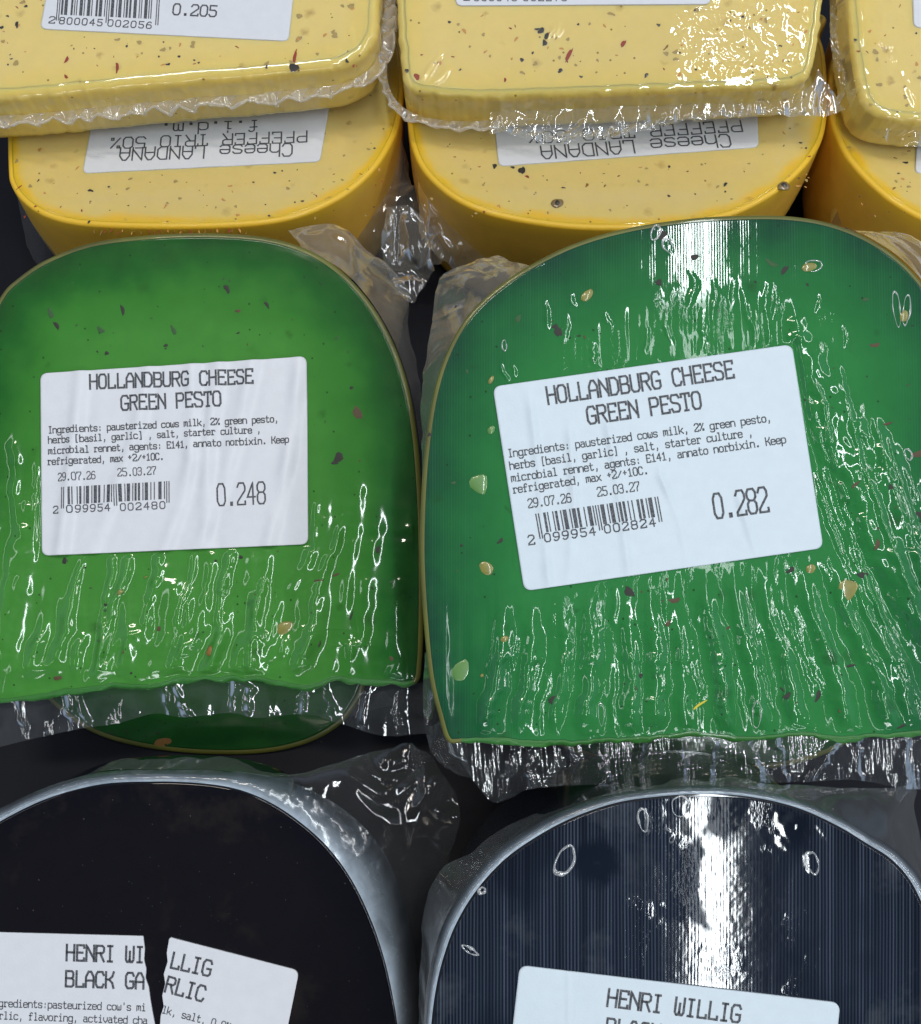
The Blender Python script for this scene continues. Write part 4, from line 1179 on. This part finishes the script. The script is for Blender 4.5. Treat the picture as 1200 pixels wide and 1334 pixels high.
for c, rx, ry, an, h in [((854, 304), .9, 1.5, -.2, .35), ((870, 320), .9, 1.6, .3, .35), ((862, 312), .6, .8, 0, .3), ((1058, 347), 1.8, 1.0, .1, .3), ((1168, 402), .7, 3.6, .12, .3), ((1180, 404), .8, 3.2, -.1, .3), ((797, 300), .9, .5, 0, .25), ((657, 450), .5, 1.2, 0, .2), ((1183, 592), .7, 1.4, .3, .3), ((763, 310), .5, .4, 0, .2),
                         ((783, 930), .8, 2.2, 0, .22), ((985, 930), .9, 2.6, 0, .25), ((700, 945), .9, 2.0, .3, .22), ((1100, 765), 2.2, 2.2, 0, .2), ((765, 388), 1.6, 1.2, .3, .2), ((1190, 500), .8, 2.6, .4, .3)]:
    relR.bubble(fGR.px([c])[0], rx, ry, an, h * .3, False)
relR.soft.append(soft_bumps(.12, .05, 91)); relR.soft.append(soft_bumps(.008, 1.1, 93))
yR = fGR.px([(860, 760)])[0][1]
relR.soft.append(lambda x, y: .55 * (fbm(x * .28, y * .06, 95, 2) - .5) * (1 - sstep(-8, 3, y - yR)) + (.10 * (fbm(x * .75, y * .10, 151, 2) - .5)) * sstep(.30, .5, fbm(x * .1, y * .05, 153)) * np.maximum(1 - sstep(-6, 4, y - yR), sstep(14, 18, cloud_dist(fGR.px(arcR), x, y))))
labR = [(683, 770), (1072, 714), (1031, 449), (642, 504)]
relR.masks.append(fGR.px(labR))
foldR = [fGR.px(p) for p in ([(742, 560), (748, 650), (740, 760)], [(775, 470), (800, 600), (818, 740)], [(690, 520), (700, 600), (715, 760)], [(860, 620), (885, 680), (895, 730)], [(960, 640), (975, 690), (985, 720)])]


def fold_R(x, y):
    z = .08 * (fbm(x * .12, y * .06, 97) - .5)
    for k, P in enumerate(foldR):
        Q = P[np.argsort(P[:, 1])]
        d = x - np.interp(y, Q[:, 1], Q[:, 0])
        z = z + .36 * np.exp(-(d / .8) ** 2) * noise(y * .15, 0 * y + k, 15) * sstep(Q[0, 1] - 4, Q[0, 1] + 3, y) * (1 - sstep(Q[-1, 1] - 3, Q[-1, 1] + 4, y))
    return z + .05


def rib_R(x, y, e):
    return np.clip((1 - sstep(9, 16, e + 7 * (fbm(x * .08, y * .05, 99) - .5))) + .03, 0, 1) * (.55 + .45 * fbm(x * .3, y * .04, 101))


root, ch, zf, outR = build_pack(fGR, ptsR, 'green pesto cheese whose label shows 0.282', GG, 'green_right', 'rind_green', relR, r=.6, b=.9, taper=2.0, arc_px=arcR, ribf=rib_R, dullf=lambda x, y, e: np.maximum(1 - sstep(-4, 8, y - yR), sstep(13, 18, e + 5 * (fbm(x * .12, y * .06, 161) - .5))), N=1150, rings=230,
                                wetf=lambda x, y: .5 * sstep(.55, .70, fbm(x * .4, y * .10, 103)) * (1 - sstep(-2, 6, y - yR)) + .5 * sstep(.60, .70, fbm(x * .35, y * .12, 107)) * sstep(12, 16, cloud_dist(fGR.px(arcR), x, y)))
GRroot = root
bubble_rims(ch, fGR, zf, [((854, 303), .85, 1.4, -.2, .26), ((870, 320), .85, 1.45, .3, .26), ((1060, 346), 1.7, 1.0, .1, .16), ((1168, 402), .7, 3.3, .12, .2), ((1181, 404), .7, 2.9, -.1, .2), ((657, 450), .45, 1.0, 0, .16), ((1183, 592), .6, 1.2, .3, .2), ((985, 930), .8, 2.4, 0, .18), ((783, 930), .6, 2.0, 0, .14)])
lb, lz = add_label(root, fGR, labR, fold_R, 'paper_blue')
ik = Ink()
ik.text(fGR, 'HOLLANDBURG CHEESE', (713, 527), (957.5, 492), 22, .42)
ik.text(fGR, 'GREEN PESTO', (765, 553), (915, 532), 22, .42)
ik.text(fGR, 'Ingredients: pausterized cows milk, 2% green pesto,', (662, 596), (1005, 549), 10, .21)
ik.text(fGR, 'herbs (basil, garlic) , salt, starter culture ,', (664, 612), (981, 568), 10, .21)
ik.text(fGR, 'microbial rennet, agents: E141, annato norbixin. Keep', (666, 628), (1024, 577), 10, .21)
ik.text(fGR, 'refrigerated, max +2/+10C.', (668, 643), (845, 617), 10, .21)
ik.text(fGR, '29.07.26', (688, 662), (745, 654), 11.5, .20)
ik.text(fGR, '25.03.27', (778, 647), (834, 639), 11.5, .20)
ik.text(fGR, '0.282', (930, 676), (1003, 666), 32, .42)
ik.text(fGR, '2', (688, 710), (698, 708.6), 12, .25, .75)
ik.text(fGR, '099954', (708, 706.5), (778, 696.5), 10.5, .25, .62)
ik.text(fGR, '002824', (786, 695), (856, 685), 10.5, .25, .62)
ik.build('printing', lz, M['ink'], lb)
bc = Ink(); barcode(bc, fGR, '2099954002824', (697, 669.5), (857, 647), (701.5, 695), .28); bc.build('barcode', lz, M['ink'], lb)
HR = [('herb', .12, .4, .5, 'herb_fleck'), ('herb_sunk', .2, .55, .5, 'herb_fleck'), ('herb_brown', .15, .45, .35, 'herb_fleck')]
scatter(ch, fGR, zf, (570, 330, 1195, 950), 46, HR, [labR], 31)
for p, sz, mt, an, asp, nm in [((727, 432), 1.2, 'herb', 1.8, .6, 'herb_fleck'), ((723, 425), .7, 'herb', .6, .5, 'herb_fleck'), ((765, 385), 1.5, 'seed', .7, .6, 'seed'), ((640, 495), .9, 'seed', 1.0, .5, 'seed'), ((623, 630), 2.0, 'seed_sunk', 1.4, .9, 'seed'), ((634, 740), 1.5, 'seed', 2.2, .8, 'seed'), ((657, 832), .8, 'seed', .4, .8, 'seed'), ((602, 873), 2.3, 'seed_sunk', .9, .78, 'seed'),
                               ((820, 772), 1.4, 'herb', 2.4, .55, 'herb_fleck'), ((1102, 767), 2.1, 'seed', .9, .85, 'seed'), ((1123, 750), 1.2, 'herb', 2.9, .5, 'herb_fleck'), ((1056, 741), 1.0, 'seed', .6, .9, 'seed'), ((1030, 743), .8, 'herb', .7, .6, 'herb_fleck'), ((720, 912), 1.1, 'herb', 1.4, .6, 'herb_fleck'), ((1027, 906), 1.2, 'herb', .4, .5, 'herb_fleck'), ((1020, 899), .8, 'herb', 2.3, .25, 'herb_fleck'), ((1065, 908), 1.3, 'herb', 1.2, .4, 'herb_fleck'),
                               ((875, 783), 1.8, 'herb_brown', .2, .25, 'herb_fleck'), ((870, 812), .9, 'herb_brown', 1, .4, 'herb_fleck'), ((1195, 592), 2.6, 'herb_brown', .3, .25, 'herb_fleck'), ((1152, 553), 1.6, 'herb_brown', .2, .16, 'herb_fleck'), ((1112, 632), 1.2, 'herb_brown', .7, .25, 'herb_fleck'), ((1158, 636), .8, 'herb', 2.2, .5, 'herb_fleck'), ((1140, 710), 1.2, 'herb_brown', 1.1, .35, 'herb_fleck'), ((1198, 672), 1.5, 'herb', 2.9, .4, 'herb_fleck'),
                               ((1178, 412), 1.2, 'seed', 1.2, .7, 'seed'), ((1054, 348), 1.5, 'seed', .2, .6, 'seed'), ((1022, 352), 1.2, 'herb', 1.0, .35, 'herb_fleck'), ((1005, 343), 1.6, 'herb_sunk', 2.6, .25, 'herb_fleck'), ((858, 368), .8, 'herb', 1.5, .7, 'herb_fleck'), ((905, 335), 1.0, 'herb', .4, .5, 'herb_fleck'), ((862, 306), 1.3, 'herb', .8, .6, 'herb_fleck'), ((560, 566), .5, 'herb', 0, .7, 'herb_fleck'), ((1105, 868), 1.5, 'herb', .2, .18, 'herb_fleck'), ((911, 918), 2.0, 'thread', .6, .10, 'thread'),
                               ((652, 705), .7, 'herb', .8, .5, 'herb_fleck'), ((948, 818), .7, 'herb_brown', .6, .3, 'herb_fleck'), ((833, 880), .7, 'herb', .3, .6, 'herb_fleck'), ((1175, 945), 1.2, 'herb', .3, .3, 'herb_fleck'), ((1128, 390), .8, 'herb_sunk', .1, .4, 'herb_fleck'), ((1140, 450), .9, 'herb_brown', .2, .5, 'herb_fleck'), ((675, 415), .9, 'herb_sunk', 1, .5, 'herb_fleck'), ((640, 560), .9, 'seed_sunk', 1, .8, 'seed'), ((628, 880), .4, 'seed', 1, .8, 'seed')]:
    fleck(ch, fGR, zf, p, sz, mt, an, asp, nm, .22 if nm == 'seed' else .06)
cr = creases(fGR, [(670, 972, 658, 1015), (691, 985, 690, 1025), (780, 975, 788, 1018), (838, 965, 832, 1015), (884, 968, 886, 1012), (925, 965, 928, 1015), (978, 975, 985, 1012), (1085, 965, 1050, 1018), (1118, 972, 1120, 1012), (1175, 968, 1176, 1022), (742, 975, 745, 1020), (1010, 965, 1020, 1015)], w=.95, h=.5, seed=6)
film_strip(root, fGR, [(580, 958, 26), (605, 966, 26), (640, 966, 26), (700, 968, 26), (770, 968, 26), (840, 964, 26), (900, 958, 26), (960, 964, 26), (1040, 958, 26), (1100, 963, 26), (1200, 957, 26), (1247, 955, 26)],
           [(612, 1010, 25.4), (640, 1044, 25.4), (665, 1040, 25.4), (692, 1027, 25.4), (760, 1023, 25.4), (860, 1016, 25.4), (950, 1020, 25.4), (1040, 1019, 25.4), (1110, 1016, 25.4), (1190, 1028, 25.4), (1255, 1025, 25.4)], 'film_emboss', 'film_seal', 70, 640, wave=cr)
film_strip(root, fGR, [(556, 640, 28), (560, 570, 28), (570, 510, 28), (586, 460, 28), (611, 415, 28), (647, 379, 28), (690, 346, 28)],
           [(545, 640, 14), (548, 570, 14), (553, 500, 12), (560, 440, 10), (568, 380, 10), (590, 350, 12), (650, 330, 14)], 'film_bag', 'film', 90, 260, noise_amp=2.4, noise_f=.15, seed=52)
film_strip(root, fGR, [(556, 850, 24), (566, 910, 24), (580, 955, 24), (600, 966, 24)], [(555, 850, 22), (552, 920, 14), (566, 985, 14), (620, 1020, 16)], 'film_corner', 'film', 50, 160, noise_amp=1.6, noise_f=.16, seed=57)
film_strip(root, fGR, [(1100, 295, 27), (1135, 311, 27), (1174, 337, 27), (1207, 372, 27), (1232, 412, 27)], [(1100, 300, 14), (1150, 302, 10), (1200, 318, 10), (1235, 350, 10), (1260, 400, 10)], 'film_warm', 'film', 60, 160, noise_amp=2.0, noise_f=.15, seed=62)

# ================================================================== BLACK PACKS
GB = 'black cheese packs'
# --- left
fBL = Frame((250, 1250), 234, 0, 0, 24)
rimL = [(-105, 1200), (-62, 1100), (0, 1060), (40, 1040), (90, 1021), (140, 1013), (200, 1010), (260, 1012), (310, 1020), (352, 1036), (392, 1061), (432, 1096), (465, 1140), (490, 1190), (508, 1240), (520, 1290), (528, 1340), (534, 1420)]
pts = rimL + [(525, 1520), (490, 1580), (-60, 1580), (-110, 1500), (-118, 1350)]
rel = Relief(); rel.soft.append(soft_bumps(.25, .05, 111))
for p in [(412, 1094), (428, 1104), (438, 1115), (418, 1090)]: rel.bubble(fBL.px([p])[0], .45, .6, .5, .3, False)
for p in [(300, 1052), (485, 1320), (42, 1112)]: rel.bubble(fBL.px([p])[0], .5, .9, .5, .12)
root, ch, zf, _ = build_pack(fBL, pts, 'black cheese with a torn two-piece label', GB, 'black', 'rind_black', rel, r=1.4, b=1.5, taper=1.0, N=800, rings=130)
gap = [(187, 1219), (189, 1236), (188, 1250), (191, 1262), (190, 1274), (194, 1285), (196, 1300), (199, 1318), (202, 1334), (206, 1360), (212, 1400), (216, 1450)]
P = fBL.px([(-80, 1212)] + gap + [(-85, 1450)])
sp = lambda pts: np.vstack([linear(pts, 160)])
lb, lz = add_label(root, fBL, None or [(-80, 1212), (187, 1219), (216, 1450), (-85, 1450)], no_fold, raw=P, name='label')
lb['label'] = 'left piece of the torn label'
ik = Ink()
ik.text(fBL, 'HENRI WI', (86, 1250), (189, 1253), 20, .45)
ik.text(fBL, 'BLACK GA', (85, 1284), (189, 1287), 20, .45)
ik.text(fBL, 'Ingredients:pasteurized cow\'s mi', (-14, 1310), (191, 1316), 9.5, .19)
ik.text(fBL, 'garlic, flavoring, activated cha', (-14, 1326), (193, 1333), 9.5, .19)
ik.text(fBL, 'rcoal, microbial rennet', (-14, 1343), (140, 1348), 9.5, .19)
ik.build('printing', lz, M['ink'], lb)
gap2 = [(221, 1222), (218, 1240), (219, 1252), (214, 1268), (216, 1280), (212, 1296), (214, 1310), (210, 1322), (209, 1336), (214, 1360), (225, 1400), (236, 1450)]
cor = round_poly(np.array([(221, 1222), (390, 1264), (352, 1450), (236, 1450)], float), 10)
right = [tuple(q) for q in cor if q[0] > 370 and q[1] < 1300]
P2 = fBL.px([(223, 1221)] + right + [(352, 1450)] + gap2[::-1])
lb, lz = add_label(root, fBL, [(221, 1222), (390, 1264), (352, 1450), (236, 1450)], no_fold, raw=P2, lift=.40, name='label')
lb['label'] = 'right piece of the torn label'
ik = Ink()
ik.text(fBL, 'LLIG', (221, 1259), (275, 1271), 20, .45)
ik.text(fBL, 'RLIC', (214, 1290), (266, 1304), 20, .45)
ik.text(fBL, 'lk, salt, 0.9%', (211, 1318), (300, 1341), 9.5, .19)
ik.build('printing', lz, M['ink'], lb)
skL = [(-64, 1078), (0, 1050), (60, 1023), (130, 1004), (200, 1001), (270, 1002), (330, 1007), (380, 1019), (430, 1043), (470, 1073), (500, 1111), (522, 1160), (537, 1220), (545, 1280), (548, 1334), (550, 1420)]
skL = [(a if k > 7 else a, b if k > 7 else b + (1060 - b) * 0 + 3.5 * (1 - k / 8)) for k, (a, b) in enumerate(skL)]
inL = [(-62, 1097), (0, 1059), (60, 1031), (130, 1013), (200, 1009.5), (260, 1011.5), (310, 1019), (352, 1035), (392, 1060), (432, 1095), (465, 1139), (490, 1189), (508, 1240), (520, 1290), (528, 1340), (534, 1420)]
film_strip(root, fBL, [(p[0] + (210 - p[0]) * .030, p[1] + (1400 - p[1]) * .022, 24.35) for p in inL], [(*p, 24 - .75 * q) for p, q in zip(skL, (2, 1.6, 1.4, 1.5, 1.4, 1.4, 2, 3, 4, 5, 6, 7, 7, 6, 4.5, 4))], 'film_milky', 'film', 30, 400, wave=lambda X, Y, t, s: (.5 + .5 * fbm(X * .15, Y * .15, 29)) * np.sin(np.pi * t) + 1.2 * t * (fbm(X * .3, Y * .3, 9) - .5))
film_strip(root, fBL, [(60, 1026, 20), (130, 1005, 20), (200, 1002, 20), (270, 1003, 20), (330, 1008, 20), (380, 1020, 19), (430, 1044, 19), (470, 1074, 18), (500, 1112, 18), (522, 1161, 18), (537, 1220, 18), (545, 1280, 18), (548, 1334, 18)],
           [(60, 1022, 14), (120, 1000, 14), (200, 986, 14), (300, 989, 13), (380, 1004, 13), (440, 992, 12), (490, 977, 11), (545, 972, 10), (588, 1025, 9), (600, 1066, 9), (578, 1130, 9), (553, 1210, 9), (550, 1334, 9)], 'film_corner', 'film', 110, 420, noise_amp=3.0, noise_f=.15, seed=72)
for k in range(30):
    fleck(ch, fBL, zf, (random.uniform(20, 500), random.uniform(1040, 1210)), random.uniform(.08, .2), 'dust', asp=.7)

# --- right
fBR = Frame((890, 1250), 208, 0, 0, 40)
rimR = [(548, 1480), (553, 1400), (558, 1334), (565, 1282), (575, 1242), (590, 1202), (615, 1161), (650, 1121), (690, 1091), (740, 1063), (800, 1042), (860, 1033), (920, 1030), (980, 1034), (1040, 1048), (1092, 1071), (1132, 1095), (1165, 1117), (1192, 1148), (1216, 1200), (1235, 1270), (1246, 1350)]
pts = rimR + [(1246, 1500), (1200, 1590), (600, 1590), (560, 1560)]
rel = Relief(); rel.soft.append(soft_bumps(.05, .06, 121)); rel.soft.append(soft_bumps(.008, 1.1, 123))
for c, rx, ry, an, h in [((736, 1121), 1.5, 3.0, -.25, .45), ((1058, 1124), 1.1, 2.3, .2, .42), ((838, 1068), .8, 2.4, .1, .4), ((886, 1049), 1.6, 1.9, .2, .3), ((628, 1160), .8, 1.0, .2, .35), ((612, 1238), 1.6, .7, -.5, .35), ((1040, 1078), .6, .6, 0, .4), ((578, 1290), .5, 4.0, -.12, .3), ((590, 1280), .6, 3.5, -.1, .3), ((872, 1092), .6, .8, 0, .25)]:
    rel.bubble(fBR.px([c])[0], rx, ry, an, h * .25, False)
for c in [(1030, 1085), (1024, 1098), (1075, 1080), (1020, 1070)]: rel.bubble(fBR.px([c])[0], 1.3, 2.0, .4, .08, False)
labB = [(677, 1257), (1094, 1306), (1075, 1480), (655, 1450)]
rel.masks.append(fBR.px(labB))


def rib_B(x, y, e):
    k = .35 + .65 * sstep(.36, .55, fbm(x * .07, y * .05, 127, 4))
    for c, r in (((775, 1125), 5.0), ((1030, 1080), 4.5)):
        q = fBR.px([c])[0]
        k = k * sstep(.5, 1.1, np.hypot(x - q[0], y - q[1]) / r + .5 * (fbm(x * .5, y * .5, 131) - .5))
    return k


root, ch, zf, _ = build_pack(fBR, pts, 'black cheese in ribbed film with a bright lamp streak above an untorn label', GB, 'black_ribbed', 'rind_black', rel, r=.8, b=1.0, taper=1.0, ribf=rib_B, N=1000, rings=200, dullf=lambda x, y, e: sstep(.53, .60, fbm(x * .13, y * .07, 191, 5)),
                             wetf=lambda x, y: .3 * sstep(.52, .65, fbm(x * .2, y * .15, 133)))
bubble_rims(ch, fBR, zf, [((736, 1121), 1.45, 2.9, -.35, .36), ((1058, 1124), 1.05, 2.1, .2, .28), ((838, 1068), .8, 2.2, .1, .26), ((886, 1050), 1.5, 1.8, .2, .16), ((628, 1160), .6, .5, .2, .3), ((612, 1238), 1.5, .45, -.5, .28)])
foldB = fBR.px([(740, 1262), (738, 1334)])
lb, lz = add_label(root, fBR, labB, lambda x, y: .08 * np.exp(-((x - foldB[0][0]) / .35) ** 2) + .05, 'paper_blue')
ik = Ink()
ik.text(fBR, 'HENRI WILLIG', (789, 1309), (964, 1331), 22, .42)
ik.text(fBR, 'BLACK GARLIC', (787, 1347), (962, 1369), 22, .42)
ik.build('printing', lz, M['ink'], lb)
skR = [(543, 1420), (549, 1334), (554, 1280), (563, 1238), (578, 1195), (604, 1152), (640, 1111), (682, 1080), (735, 1052), (798, 1032), (860, 1023.5), (920, 1020.5), (980, 1025), (1042, 1038.5), (1096, 1061), (1136, 1085), (1172, 1108), (1201, 1141), (1226, 1196)]
skR = [(a + (900 - a) * .008, b + (1400 - b) * .008) for a, b in skR]
inR = [(552, 1420), (557, 1334), (564, 1282), (574, 1242), (589, 1202), (614, 1160), (649, 1120), (689, 1090), (740, 1062), (800, 1041), (860, 1032), (920, 1029), (980, 1033), (1040, 1047), (1092, 1070), (1132, 1094), (1166, 1116), (1193, 1148), (1217, 1200)]
film_strip(root, fBR, [(p[0] + (900 - p[0]) * .014, p[1] + (1400 - p[1]) * .014, 40.12) for p in inR], [(*p, 39) for p in skR], 'film_milky', 'film', 24, 400, wave=lambda X, Y, t, s: .6 * np.sin(np.pi * t) + .5 * t * (fbm(X * .3, Y * .3, 19) - .5))
film_strip(root, fBR, [(*p, 37) for p in skR], [(540, 1420, 26), (546, 1310, 24), (548, 1240, 22), (556, 1180, 22), (575, 1130, 22), (612, 1110, 24), (650, 1084, 26), (700, 1060, 26), (790, 1028, 28), (860, 1019, 30), (920, 1017, 30), (980, 1019, 30), (1050, 1022, 28), (1110, 1024, 28), (1160, 1026, 26), (1195, 1030, 26), (1196, 1060, 26), (1210, 1110, 28), (1236, 1190, 30)],
           'film_corner', 'film', 90, 420, noise_amp=2.0, noise_f=.12, seed=82)
